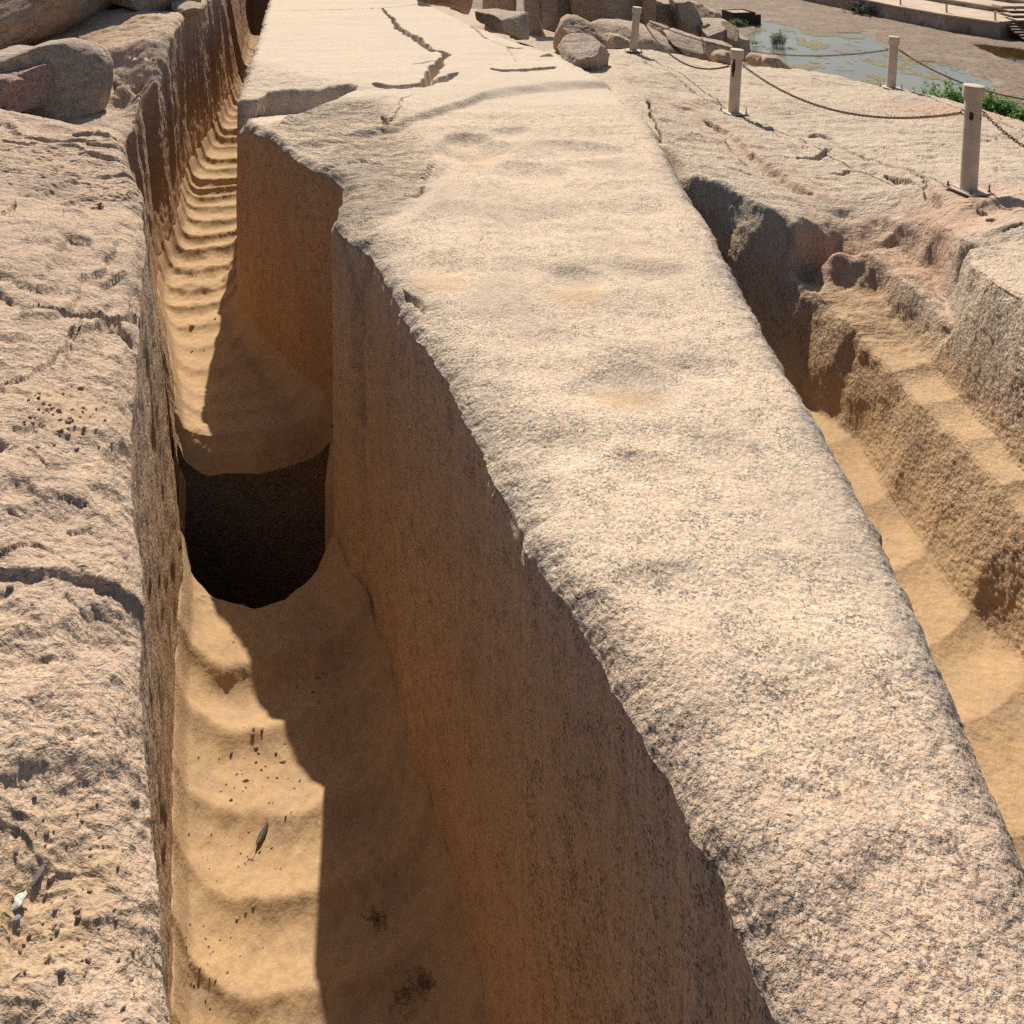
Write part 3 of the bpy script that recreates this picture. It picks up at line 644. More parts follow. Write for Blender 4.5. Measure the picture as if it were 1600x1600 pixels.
RT.px((760,50,1.9),(800,60,1.85),(850,82,1.7),(900,105,1.5),(925,95,1.55),(830,40,2.0),(900,60,1.9),(960,68,1.9))
RT.wd((-4,19,2.3),(-2,14,2.2),(-1.2,10.5,2.0),(-.8,9.4,1.8),(-.3,8.6,1.7),(.2,7.6,1.6),(.5,6.6,1.45),(.72,5.6,1.31),(0,12,2.2),(2,12,2.6),(3,10.5,3.0),(0,19,2.6),(4,19,5.3),(3.2,14,4.4),(5,11,5.3),(6,9,5.3),(6.5,7,5.3),(7,5,4.6),(10,19,5.4),(10,8,5.3),(10,3,3.0),(6,2.5,1.6),(3,3,1.32),(2.2,2.4,1.27),(3.2,4.4,1.45),(10,.5,1.6),(2.5,.5,1.25),(4.5,3.8,1.5),(-5,5,1.6),(-5,19,2.0))
RTs = tin(RT.p, RT.l, -5, 10, .5, 19, .0125, .016)
CR_R = [2.12, 2.35, 2.6, 2.86, 3.15, 3.5, 1.85, 1.6, 1.3]
CR_L = [3.44, 3.17, 2.97, 2.77, 2.57, 2.37, 2.17, 1.9, 3.9]
def right_h(X, Y):
    O = X*0; h = RTs(X+.012*fbm(X, Y, O, 7, 3, .5, 7), Y+.02*fbm(X, Y, O, 6, 3, .5, 8)).astype(np.float32)
    fl = sstep(1.80, 1.97, h)*(Y < 4.1)*(X < 1.5)
    h = h+fl*(scallops(Y-.5*(X-1.02)**2*3+.05*vnoise(X*4, Y*2, O, 3), CR_R, .018)-.008)
    ld = sstep(1.20, 1.30, X)*(1-sstep(1.50, 1.56, X))*sstep(1.60, 1.66, h)*(1-sstep(1.76, 1.84, h))*(Y < 3.75)
    h = h+ld*(scallops(Y-.3*(X-1.4)+.02*vnoise(X*5, Y*3, O, 4), CR_L, .017)-.005)
    plat = (1-sstep(1.70, 1.80, h))*sstep(3.0, 3.4, Y)*sstep(-.02, .05, (X-.82)+.0*Y)
    h = h-.05*stepped(fbm(X*.7, Y, O, 1.5, 5, .5, 77), 7, .10)*plat-.012*stepped(fbm(X*.6, Y*1.3, O, 7, 4, .55, 78), 5, .15)*plat
    h = h-.016*fbm(X, Y*.8, O, 2.3, 4, .5, 71)*plat-.010*fbm(X*.6, Y*1.4, O, 9, 4, .6, 72)*plat
    for (pl, wd_, dp) in (([(1005,92,1.6),(1012,97,1.58),(1027,108,1.56),(1065,130,1.52),(1102,154,1.5),(1128,166,1.53)], .016, .03),
                          ([(1165,184,1.53),(1206,200,1.5),(1247,230,1.48)], .010, .02), ([(1295,236,1.49),(1311,228,1.49),(1369,244,1.47),(1416,259,1.45),(1482,283,1.39)], .012, .025),
                          ([(1110,188,1.44),(1122,196,1.44),(1150,218,1.43),(1180,248,1.43),(1215,268,1.44),(1240,288,1.45),(1264,300,1.46)], .075, .04),
                          ([(1250,245,1.47),(1270,240,1.47),(1300,230,1.49)], .02, .035),
                          ([(1390,268,1.46),(1420,288,1.45),(1445,305,1.43),(1466,325,1.41)], .03, .045), ([(1400,272,1.46),(1440,280,1.43),(1462,292,1.41)], .022, .035),
                          ([(1300,272,1.47),(1330,262,1.47),(1370,262,1.47)], .02, .03), ([(1530,338,1.38),(1543,342,1.38)], .018, .02), ([(1545,352,1.37),(1560,356,1.37)], .025, .035), ([(1575,372,1.36),(1600,368,1.35)], .02, .03),
                          ([(1008,145,1.33),(1020,180,1.33),(1034,208,1.33),(1046,226,1.33)], .010, .05),
                          ([(1090,158,1.48),(1102,152,1.48)], .014, .02), ([(1100,160,1.48),(1110,152,1.48)], .014, .02), ([(1108,163,1.48),(1118,157,1.48)], .014, .02),
                          ([(1064,168,1.42),(1085,167,1.42)], .02, .03), ([(1262,208,1.5),(1285,206,1.5),(1300,212,1.5)], .03, .035), ([(1395,215,1.5),(1420,222,1.49)], .012, .02),
                          ([(1070,110,1.55),(1092,117,1.55)], .016, .025), ([(1536,198,1.45),(1560,194,1.47)], .012, .02), ([(1545,266,1.42),(1570,268,1.42)], .015, .02)):
        h = h+crack(X, Y, pl, 1.5, wd_, dp, .5)*(Y < 9)
    r2 = random.Random(3)
    for k in range(60):
        px = r2.uniform(1060, 1590); py = r2.uniform(110, 330)
        if py > 330 or py < 100+(px-1150)*.2: continue
        L = r2.uniform(8, 30); a = r2.uniform(-3, 6); hb = 1.7-.0012*(py-100)
        h = h+crack(X, Y, [(px, py), (px+L*.5, py+a*.6+r2.uniform(-2, 2)), (px+L, py+a)], hb, .008, .011)
    for (px, py, h0) in ((1513,297,1.36),(1146,176,1.535),(989,79,1.606),(1392,137,1.68)):
        cx, cy = W(px, py, h0); m_ = 1-sstep(.10, .22, np.hypot(X-cx, Y-cy)); hc = float(RTs(np.array([cx]), np.array([cy]))[0]); h = h*(1-m_)+(hc+.0)*m_
    return h, fl, ld, plat
def build_right():
    Yr = y_rows(1.2, 18, int(1250*QUAL)); n = int(940*QUAL)
    xl = interp(Yr, [(k, v_-.12) for k, v_ in ORall]); xr = np.minimum(np.maximum(.60*Yr+.35, 2.0), 9.5)
    m = 1600; t = np.linspace(0, 1, m)[None, :]
    Xf = xl[:, None]+(xr-xl)[:, None]*t; Yf = np.broadcast_to(Yr[:, None], Xf.shape)
    hz = RTs(Xf, Yf); dx = np.diff(Xf, axis=1); dz = np.diff(hz, axis=1)
    wgt = np.sqrt(dx**2+(dz*.8)**2)
    # smooth the column density from row to row
    k = 25; wp = np.pad(wgt/wgt.sum(1, keepdims=True), ((k, k), (0, 0)), mode='edge'); cs = np.cumsum(wp, 0); wgt = (cs[2*k:]-cs[:-2*k])
    cum = np.concatenate([np.zeros((len(Yr), 1)), np.cumsum(wgt, 1)], 1); cum /= cum[:, -1:]
    tt = np.linspace(0, 1, n); X = np.empty((len(Yr), n))
    for i in range(len(Yr)): X[i] = np.interp(tt, cum[i], Xf[i])
    # outside the picture, to the right
    xo = xr[:, None]+(9.9-xr)[:, None]*np.linspace(0, 1, 40)[None, 1:]
    X = np.concatenate([X, xo], 1); Y = np.broadcast_to(Yr[:, None], X.shape).copy()
    h, fl, ld, plat = right_h(X, Y)
    V = np.stack([X, Y, CZ-h], -1); N = grid_normals(V)
    x, y, z = V[..., 0], V[..., 1], V[..., 2]; slope = 1-np.clip(N[..., 2], 0, 1)
    wl = sstep(.12, .4, slope)
    V = V+N*((.0025+.0025*wl+.0035*plat)*fbm(x, y, z, 24, 5, .62, 61)+(.006*wl+.004*(1-fl))*fbm(x, y, z, 7, 3, .5, 62)-.002*wl*np.clip(fbm(x, y, z, 11, 3, .55, 64, True)-.35, 0, 1)+(.0014+.0022*wl)*fbm(x, y, z, 80, 3, .6, 63))[..., None]
    O = X*0
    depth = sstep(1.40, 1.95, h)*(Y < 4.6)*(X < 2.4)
    sand = np.clip(fl*.75+ld*.50+.30*depth*np.clip(.8+.8*fbm(x, y, z, 4, 3, .5, 64), 0, 1.2)+.12*plat*np.clip(fbm(X, Y, O, 1.6, 4, .6, 65)*3, 0, 1), 0, .9)
    pk = np.clip(fbm(X*.7, Y, O, 1.1, 4, .6, 66)*2.6-.2, 0, 1)*plat*(X > 1.3)
    gd, _ = polydist(X, Y, [W(1040,150,1.4), W(1110,188,1.44), W(1180,240,1.43), W(1264,295,1.46)]); pk = np.maximum(pk, (1-sstep(.05, .22, gd))*.4)
    far = sstep(8.8, 9.6, Y)
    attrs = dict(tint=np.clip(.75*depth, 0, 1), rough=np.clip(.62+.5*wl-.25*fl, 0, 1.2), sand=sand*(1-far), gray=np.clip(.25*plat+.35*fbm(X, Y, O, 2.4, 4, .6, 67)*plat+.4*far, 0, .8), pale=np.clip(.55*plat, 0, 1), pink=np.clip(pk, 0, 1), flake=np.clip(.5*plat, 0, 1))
    global VR; VR = V.reshape(-1, 3)
    return mesh_grid('rock_terrace', V, M_GR, attrs, 'structure', 'pale granite terrace and the carved ledges and trench below it')
build_right()

# ================================================================== helpers that stand things on the terrain
def project(V): return 800+F*V[:, 0]/V[:, 1], HY+F*(CZ-V[:, 2])/V[:, 1]
_PX = {}
def hit(key, V, px, py, ymin=.3, ymax=99):
    if key not in _PX: _PX[key] = project(V)
    X, Y = _PX[key]; d = (X-px)**2+(Y-py)**2
    d = np.where((V[:, 1] > ymin) & (V[:, 1] < ymax), d, 1e9)
    k = np.where(d < max(9., d.min()*1.5))[0]; j = k[np.argmin(V[k, 1])]
    return Vector(V[j].tolist())

# ================================================================== boulders
def boulder(name, pix, Y0, T, label, cat='boulder', mat=None, p=4.2, cuts=8, seed=1, rough=.02, n=96, m=48, group=None):
    mat = mat or M_BO; r = random.Random(seed)
    P = [Vector(((x-800)*Y0/F, CZ-(y-HY)*Y0/F)) for x, y in pix]
    # resample the outline evenly
    L = [0]; 
    for i in range(len(P)): L.append(L[-1]+(P[(i+1) % len(P)]-P[i]).length)
    q = []
    for k in range(n):
        t = L[-1]*k/n
        for i in range(len(P)):
            if L[i] <= t <= L[i+1]: q.append(P[i].lerp(P[(i+1) % len(P)], (t-L[i])/(L[i+1]-L[i]+1e-9))); break
    q = np.array([(a.x, a.y) for a in q]); q = .25*np.roll(q, 1, 0)+.5*q+.25*np.roll(q, -1, 0)
    c = q.mean(0); size = np.abs(q-c).max(); u = np.linspace(0, 1, m)
    a = (u-.5)*math.pi; rr = np.abs(np.cos(a))**(2/p); dd = np.sign(np.sin(a))*np.abs(np.sin(a))**(2/p)
    V = np.empty((m, n, 3)); V[..., 0] = c[0]+(q[None, :, 0]-c[0])*rr[:, None]; qz = q[None, :, 1]-c[1]; V[..., 2] = c[1]+np.where(qz < 0, qz*(.80+.20*rr[:, None])-.12*size*(qz < -.3*size), qz*rr[:, None])
    V[..., 1] = Y0+T*.45+dd[:, None]*T*.5
    lean = r.uniform(.1, .35); V[..., 1] += (V[..., 2]-c[1])*lean
    cen = np.array([c[0], Y0+T*.45, c[1]]); ext = np.array([size, T*.5, size])
    for k in range(cuts):
        d = np.array([r.gauss(0, 1), -abs(r.gauss(0, 1))-.1, r.gauss(0, .8)+.2]); d /= np.linalg.norm(d)
        s = ((V-cen)*d).sum(-1); lim = np.quantile(s, r.uniform(.74, .92)); V -= d*(np.maximum(s-lim, 0)*.97)[..., None]
    x, y, z = V[..., 0], V[..., 1], V[..., 2]; N = V-cen; N /= np.linalg.norm(N, axis=-1, keepdims=True)+1e-6
    V = V+N*(size*rough*1.6*fbm(x, y, z, 1.8/size, 3, .5, seed)+size*(rough*.6+.010)*fbm(x, y, z, 6/size, 5, .6, seed+3, True)+size*.06*stepped(fbm(x, y, z, 1.6/size, 3, .5, seed+9), 5, .12)+.0025*Y0/5*fbm(x, y, z, 60, 2, .5, 5))[..., None]
    base = Vector((c[0], Y0+T*.45, float(V[..., 2].min())))
    idx = np.arange(m*n).reshape(m, n); nx = np.roll(idx, -1, 1)
    qd = np.stack([idx[:-1], nx[:-1], nx[1:], idx[1:]], -1).reshape(-1, 4)
    o = mesh_raw(name, (V-np.array(base)).reshape(-1, 3), qd, mat); o.location = base
    return tag(o, label, cat, group)
B = boulder
B('boulder', [(-45,92),(0,94),(20,84),(60,78),(90,86),(108,98),(121,116),(126,150),(119,186),(60,200),(0,205),(-45,200)], 5.15, .55, 'large boulder with a flat dark shaded face behind the near rock bank', seed=4, cuts=3, p=5, rough=.012)
B('boulder', [(104,102),(118,106),(131,118),(139,128),(130,138),(120,140),(108,135)], 5.35, .22, 'small angular rock wedged against the right side of the dark faced boulder', seed=5, cuts=5)
B('boulder', [(-45,98),(-5,98),(8,104),(24,107),(38,116),(46,128),(47,142),(54,150),(54,160),(30,172),(-45,175)], 4.95, .32, 'pinkish lumpy rock at the left edge in front of the dark faced boulder', mat=M_BP, seed=8, cuts=7, rough=.05)
B('boulder', [(-45,128),(-8,130),(4,136),(8,150),(7,164),(-6,172),(-45,172)], 4.82, .25, 'small red pink rock cut by the left edge of the picture', mat=M_BP, seed=9, cuts=5)
B('boulder', [(-120,-110),(60,-110),(98,-10),(88,24),(62,46),(22,66),(0,52),(-40,66),(-120,72)], 6.9, 2.0, 'broad rough brown rock face in the top left corner', mat=M_BB, seed=12, cuts=4, n=200, m=90, p=4)
B('boulder', [(88,-110),(200,-110),(222,-30),(232,8),(229,50),(216,52),(190,42),(160,30),(132,14),(108,14),(92,16)], 7.6, 1.6, 'slanting rough boulder right of the top left rock face', seed=14, cuts=5, n=160, m=80, p=4)
B('boulder', [(205,-110),(276,-110),(282,-10),(281,16),(266,28),(245,24),(228,16),(214,-10)], 7.9, .8, 'smooth brown squared boulder above the pale rock shelf', mat=M_BB, seed=15, cuts=2, p=6, rough=.008)
B('boulder', [(258,6),(280,8),(300,12),(304,20),(296,28),(276,26),(262,22)], 7.7, .35, 'low flat slab lying beside the squared brown boulder', seed=16, cuts=4)
B('boulder', [(284,-90),(332,-90),(334,-20),(322,0),(304,4),(290,-2)], 9.6, .8, 'dark upright rock behind the low flat slab', seed=17, cuts=4)
# behind the obelisk, right of its shaft
B('boulder', [(640,-120),(715,-120),(722,-20),(736,2),(752,24),(757,38),(744,42),(728,34),(706,20),(680,10),(650,0)], 10.2, 1.2, 'brown rock leaning against the far right side of the smooth shaft', mat=M_BB, seed=21, cuts=5)
B('boulder', [(752,-130),(806,-130),(806,0),(803,24),(780,26),(754,20)], 13.0, 1.6, 'dark squared block standing behind the shaft between two brown rocks', seed=22, cuts=2, p=6, rough=.01)
B('boulder', [(738,30),(770,27),(800,32),(826,33),(829,48),(828,66),(812,66),(790,56),(760,50),(740,44)], 9.6, .9, 'pale flat topped slab lying against the shaft edge', seed=23, cuts=4, p=4)
B('boulder', [(812,-130),(842,-130),(842,20),(850,42),(862,62),(838,62),(826,50),(820,20)], 11.6, .7, 'narrow root shaped brown rock flaring out at its foot', mat=M_BB, seed=24, cuts=3)
B('boulder', [(838,-130),(902,-130),(902,20),(901,38),(868,40),(842,34)], 13.2, 1.4, 'dark flat faced block behind the root shaped rock', seed=25, cuts=2, p=6, rough=.01)
B('boulder', [(896,-140),(1018,-140),(1014,10),(1012,52),(970,54),(905,52),(898,30)], 12.4, 2.0, 'massive dark cracked rock face behind the farthest post', seed=26, cuts=3, n=160, m=80, p=5, rough=.02)
B('boulder', [(1000,-140),(1030,-140),(1024,0),(1022,40),(1012,58),(1003,54)], 12.2, 1.2, 'tall brown corner of rock beside the massive cracked face', mat=M_BB, seed=27, cuts=3, p=5)
B('boulder', [(1020,8),(1045,8),(1066,12),(1076,40),(1074,56),(1050,56),(1022,48)], 12.6, 1.0, 'dark squared block with a flat lit top right of the tall corner', seed=28, cuts=3, p=6, rough=.01)
B('boulder', [(1060,6),(1082,4),(1094,18),(1104,44),(1108,62),(1094,70),(1074,64),(1066,40)], 12.0, 1.0, 'grey rounded boulder left of the lit slabs near the pond', seed=29, cuts=7, rough=.04)
B('boulder', [(1086,14),(1104,14),(1124,22),(1136,28),(1144,40),(1136,50),(1110,52),(1098,44)], 13.0, 1.2, 'jagged grey rock at the pond side of the rock pile', seed=30, cuts=7, rough=.04)
B('boulder', [(1102,42),(1124,41),(1150,42),(1151,58),(1149,70),(1126,70),(1108,66)], 11.6, .9, 'pale tan slab with a flat lit top above the pond', seed=31, cuts=3, p=6, rough=.01)
B('boulder', [(1146,42),(1152,46),(1160,62),(1174,64),(1176,90),(1160,98),(1146,90),(1142,66)], 11.2, .8, 'leaning grey slab between the tan slab and the pond', seed=32, cuts=5)
B('boulder', [(1010,50),(1022,38),(1036,42),(1050,46),(1049,62),(1028,60)], 11.0, .5, 'small squared stone lying at the foot of the dark blocks', mat=M_BB, seed=33, cuts=3, p=6, rough=.01)
B('boulder', [(926,58),(950,50),(985,50),(1020,56),(1050,70),(1078,92),(1080,102),(1040,100),(980,96),(930,84)], 9.9, 1.2, 'long smooth rounded rock sloping down behind the farthest post', seed=34, cuts=2, n=128, rough=.02)
B('boulder', [(1048,60),(1066,57),(1096,66),(1118,74),(1136,86),(1140,100),(1100,102),(1076,94),(1062,80)], 9.9, .7, 'grey fractured boulder between the farthest post and the middle post', seed=35, cuts=8, rough=.05)
B('boulder', [(1108,68),(1140,74),(1164,84),(1170,98),(1140,104),(1112,96)], 9.5, .5, 'dull grey rock just left of the middle post top', seed=36, cuts=7, rough=.05)
B('boulder', [(1119,92),(1124,86),(1138,84),(1150,87),(1152,100),(1122,104)], 8.6, .3, 'small tan rounded rock at the lip behind the middle post', mat=M_BB, seed=37, cuts=4)
B('boulder', [(1172,96),(1180,88),(1190,87),(1194,98),(1190,104),(1176,104)], 8.9, .25, 'small brown rock with a dark side beside the water', mat=M_BB, seed=38, cuts=5)
B('boulder', [(1192,100),(1200,93),(1216,92),(1232,96),(1248,104),(1256,112),(1200,112)], 8.9, .5, 'low pale rounded rock on the terrace lip above the water', seed=39, cuts=5)
# boulders near the shaft's right edge
B('boulder', [(866,82),(870,60),(879,38),(890,32),(904,32),(922,41),(931,50),(950,66),(950,84),(905,88),(875,86)], 8.4, .5, 'brown upright boulder with a rough face beside the shaft edge', mat=M_BB, seed=41, cuts=3, rough=.03)
B('boulder', [(874,86),(884,72),(896,66),(918,65),(932,70),(950,84),(972,104),(968,118),(915,116),(885,104)], 7.15, .5, 'grey chipped boulder lying against the edge of the dressed surface', seed=42, cuts=7, rough=.035)
B('boulder', [(941,62),(955,57),(972,60),(990,70),(1000,80),(980,84),(955,76)], 8.9, .35, 'low grey rock just left of the farthest post', seed=43, cuts=6, rough=.04)

# ================================================================== basin, pond and terraces far below
def simple(name, col, rough=.85, sc=30, bstr=.4, bdist=.01, var=.25, spec=.2):
    g = NT(name); c2 = tuple(x*(1-var) for x in col); n_ = g.noise(sc, 5, .6)
    c = g.mix(g.mapr(n_, .35, .65), col, c2); nrm = g.bump(g.noise(sc*2, 4, .6), bstr, bdist)
    g.p.inputs['Specular IOR Level'].default_value = spec
    return g.done(c, rough, nrm)
def mud_mat():
    g = NT('mud'); a = g.noise(1.1, 7, .7); b = g.noise(9, 5, .7); c = g.noise(.35, 3, .5)
    col = g.mix(g.mapr(b, .35, .65), (.30, .225, .165), (.16, .115, .085))
    col = g.mix(g.mapr(a, .50, .66, 0, .6), col, (.34, .28, .21))
    col = g.mix(g.mapr(g.noise(.8, 6, .7, dist=.6), .60, .70, 0, .45), col, (.28, .25, .09))
    return g.done(col, .9, g.bump(g.noise(7, 6, .75), .9, .06))
M_MUD = mud_mat()
HB = 5.0
POND = [W(x, y, HB) for x, y in ((1150,120),(1172,84),(1176,74),(1190,66),(1178,60),(1190,52),(1186,44),(1180,32),(1186,28),(1209,33),(1240,39),(1269,46),(1300,50),(1350,56),(1366,62),(1380,72),(1398,76),(1400,66),(1412,66),(1410,84),(1406,92),(1437,97),(1469,95),(1497,100),(1537,112),(1556,124),(1552,140),(1570,160),(1600,215),(1400,260),(1200,200))]
POOL2 = [W(x, y, HB) for x, y in ((1512,67),(1530,68),(1556,72),(1600,76),(1700,82),(1700,125),(1600,100),(1562,87),(1535,76))]
def build_basin():
    Yr = 1/np.linspace(1/9.0, 1/90., 520); t = np.linspace(0, 1, 420)[None, :]; Y = Yr[:, None]
    X = (-.15*Y-6)+(.62*Y+12+.15*Y+6)*t; Y = np.broadcast_to(Y, X.shape).copy(); O = X*0
    wx = X+.45*vnoise(X*.9, Y*.45, O, 3)+.15*vnoise(X*3, Y*1.6, O, 4); wy = Y+.7*vnoise(X*.7, Y*.5, O, 5)+.3*vnoise(X*3, Y*1.8, O, 6)
    d = polysd(wx, wy, POND); d2 = polysd(wx, Y+.3*vnoise(X, Y*.5, O, 9), POOL2)
    h = HB-.03*fbm(X, Y, O, .9, 4, .6, 7)-.02*fbm(X, Y, O, 5, 3, .6, 8)
    h = np.where(d < 0, np.maximum(h, HB+.04), h)+.14*sstep(.12, -.35, d)+.16*sstep(.05, -.3, d2)
    V = np.stack([X, Y, CZ-h], -1)
    mesh_grid('basin_ground', V, M_MUD, None, 'structure')
    g = NT('pond_water'); g.p.inputs['Specular IOR Level'].default_value = .5; g.p.inputs['IOR'].default_value = 1.33
    n_ = g.mapr(g.noise(.5, 4, .6), .3, .7)
    wm = g.done(g.mix(n_, (.19, .19, .155), (.15, .145, .11)), .16, g.bump(g.noise(3.5, 3, .5), .12, .03))
    # second pool, dark brown
    g2 = NT('brown_water'); wm2 = g2.done((.05, .026, .006), .05, g2.bump(g2.noise(3, 2, .5), .04, .02))
    z = CZ-HB-.035
    def plane(nm, x0, x1, y0, y1, mat):
        return mesh_raw(nm, np.array([(x0, y0, z), (x1, y0, z), (x1, y1, z), (x0, y1, z)]), np.array([[0, 1, 2, 3]]), mat, kind='structure')
    plane('pond_water', 3.5, 14.1, 9.5, 36, wm); plane('brown_pool_water', 14.15, 25, 22, 33, wm2)
    # floating algae and weed mats
    aV = []; aF = []
    def ok(x, y): return 0
    patches = [(1262,68,36,10),(1240,74,14,5),(1292,51,40,7),(1330,56,24,5),(1372,96,20,9),(1420,84,46,20),(1470,92,30,6),(1262,103,28,4),(1330,108,40,3),(1218,62,8,4)]
    gx = np.arange(4, 16, .05); gy = np.arange(16, 34, .09); GX, GY = np.meshgrid(gx, gy); O = GX*0
    mk = O.copy()
    for (px, py, rx, ry) in patches:
        cx, cy = W(px, py, HB); RX = rx*cy/F; RY = ry*cy*cy/(F*HB)
        mk = np.maximum(mk, 1.0-.8*np.sqrt(((GX-cx)/RX)**2+((GY-cy)/RY)**2))
    mk = mk+1.5*fbm(GX, GY*.6, O, 1.9, 5, .7, 77)
    js, is_ = np.where(mk > .42)
    for j, i in zip(js, is_):
        x, y = GX[j, i], GY[j, i]; zz = z+.006; o = len(aV)
        if x > 14: continue
        a_, b_ = .027, .048
        aV += [(x-a_, y-b_, zz), (x+a_, y-b_, zz), (x+a_, y+b_, zz), (x-a_, y+b_, zz)]; aF.append((o, o+1, o+2, o+3))
    g3 = NT('algae'); am = g3.done(g3.mix(g3.mapr(g3.noise(2.2, 6, .7), .4, .6), (.25, .235, .11), (.23, .18, .125)), .9, g3.bump(g3.noise(14, 4, .7), .7, .03))
    mesh_raw('floating_algae', np.array(aV), np.array(aF), am, kind='stuff')
build_basin()

M_WALL = None
def wall_mat():
    g = NT('weathered_masonry')
    bt = g.n('ShaderNodeTexBrick'); bt.inputs['Scale'].default_value = 3.2; bt.inputs['Mortar Size'].default_value = .012; bt.inputs['Color1'].default_value = (.30,.19,.14,1); bt.inputs['Color2'].default_value = (.23,.17,.14,1); bt.inputs['Mortar'].default_value = (.36,.32,.28,1)
    mp = g.n('ShaderNodeMapping'); mp.inputs['Rotation'].default_value = (math.radians(90), 0, 0); g.l(g.co, mp.inputs[0]); g.l(mp.outputs[0], bt.inputs['Vector'])
    col = g.mix(g.mapr(g.noise(1.3, 6, .7), .45, .62, 0, .7), bt.outputs[0], (.40, .36, .33))
    col = g.mix(g.mapr(g.noise(2.6, 6, .7), .5, .64, 0, .8), col, (.10, .075, .06))
    return g.done(col, .9, g.bump(g.noise(6, 5, .7), .6, .05))
M_MAS = wall_mat(); M_PAV = simple('paving', (.56, .44, .33), sc=1.5, bstr=.3, bdist=.02, var=.2); M_DKS = simple('dark_step_stone', (.20, .15, .115), sc=4, var=.4)
LW = [W(x, y, HB) for x, y in ((1200,-12),(1253,0),(1328,16),(1400,32),(1475,47),(1562,61))]
def offs(line, d):
    out = []
    for i in range(len(line)):
        a = Vector(line[max(0, i-1)]); b = Vector(line[min(len(line)-1, i+1)]); t = (b-a).normalized(); out.append((line[i][0]-t.y*d, line[i][1]+t.x*d))
    return out
def terrace(name, line, z0, z1, depth, wmat, tmat, label, cap=.0):
    root = empty(name, (line[-1][0], line[-1][1], z0))
    base = Vector((line[-1][0], line[-1][1], z0)); m = 10; fr = []
    for i in range(len(line)-1):
        for k in range(m): fr.append(Vector(line[i]).lerp(Vector(line[i+1]), k/m))
    fr.append(Vector(line[-1])); frl = [(p.x, p.y) for p in fr]; bk = offs(frl, depth)
    w_ = MB(); nn = len(frl); nz = 5
    vs = []; r = random.Random(5)
    for i, (x, y) in enumerate(frl):
        for k in range(nz):
            j = .02*r.uniform(-1, 1) if 0 < k < nz-1 else 0
            vs.append((x+j-base.x, y+j-base.y, z0-.3+(z1-z0+.3)*k/(nz-1)-base.z))
    fs = [(i*nz+k, (i+1)*nz+k, (i+1)*nz+k+1, i*nz+k+1) for i in range(nn-1) for k in range(nz-1)]
    w_.add(vs, fs)
    e = len(frl)-1; x, y = frl[e]; X2, Y2 = bk[e]
    w_.add([(x-base.x, y-base.y, -.3), (X2-base.x, Y2-base.y, -.3), (X2-base.x, Y2-base.y, z1-base.z), (x-base.x, y-base.y, z1-base.z)], [(0, 1, 2, 3)])
    w_.build('wall_face', wmat, root)
    t_ = MB(); f2 = offs(frl, -.03)
    for i in range(nn-1):
        t_.add([(f2[i][0]-base.x, f2[i][1]-base.y, z1-base.z+.003), (f2[i+1][0]-base.x, f2[i+1][1]-base.y, z1-base.z+.003), (bk[i+1][0]-base.x, bk[i+1][1]-base.y, z1-base.z+.003), (bk[i][0]-base.x, bk[i][1]-base.y, z1-base.z+.003)], [(0, 1, 2, 3)])
        t_.add([(f2[i][0]-base.x, f2[i][1]-base.y, z1-base.z+.003), (f2[i+1][0]-base.x, f2[i+1][1]-base.y, z1-base.z+.003), (f2[i+1][0]-base.x, f2[i+1][1]-base.y, z1-base.z-.05), (f2[i][0]-base.x, f2[i][1]-base.y, z1-base.z-.05)], [(0, 3, 2, 1)])
    t_.build('coping', tmat, root)
    return tag(root, label, 'retaining wall')
zt1 = CZ-4.45; zt2 = CZ-4.26; zt3 = CZ-4.10
terrace('retaining_wall', LW, CZ-HB, zt1, 2.5, M_MAS, M_PAV, 'stained brick retaining wall with a pale walkway on top beyond the pond')
L1 = offs(LW, 2.1); L1[-1] = (L1[-1][0]-.1, L1[-1][1]+.2)
terrace('retaining_wall', L1, zt1, zt2, 1.6, M_MAS, M_PAV, 'low middle terrace wall behind the pale walkway')
L2 = offs(LW, 3.4); L2 = L2+[(L2[-1][0]+9, L2[-1][1]-1.0)]
terrace('retaining_wall', L2, zt2, zt3, 22, M_MAS, M_PAV, 'uppermost low wall edging the wide sandy court')
# two flights of steps at the right edge
def steps(name, x0, y0, z0, nst, run, rise, wid, label, shift):
    root = empty(name, (x0, y0, z0-nst*rise))
    for k in range(nst):
        b = MB(); zz = -k*rise+nst*rise; xs = shift[k] if k < len(shift) else shift[-1]
        b.box((wid/2+xs, -run*k-run/2, zz-rise*.5+.0), (wid, run*1.35, rise*.55)); b.box((wid/2+xs+.05, -run*k-run*.3, zz-rise*1.02), (wid, run*1.0, rise*.5))
        s_ = b.build('step', M_DKS if k else M_PAV, root)
        t_ = MB(); t_.box((wid/2+xs, -run*k-run*.5, zz-rise*.21), (wid-.01, run*1.3, .012)); t_.build('tread', M_PAV, s_)
    return tag(root, label, 'steps')
xs0, ys0 = W(1563, 31, 4.45)
steps('stone_steps', xs0, ys0, CZ-4.45, 9, .15, .068, 6, 'nine step stone stair going down to the brown pool', [0,.02,.05,.05,.07,.15,.15,.33,.36])
bt_ = MB(); bt_.box((3.02, 1.45, 0), (6.0, 2.9, .3)); lo = bt_.build('stair_landing', M_PAV); lo.location = (xs0, ys0, CZ-4.45-.16); tag(lo, 'paved landing at the head of the stone stair', 'landing')
x2, y2 = W(1551, 9, 4.2)
steps('stone_steps', x2, y2, CZ-4.12, 4, .5, .085, 7, 'short upper flight of steps behind the landing', [0,0,-.2,-.3])
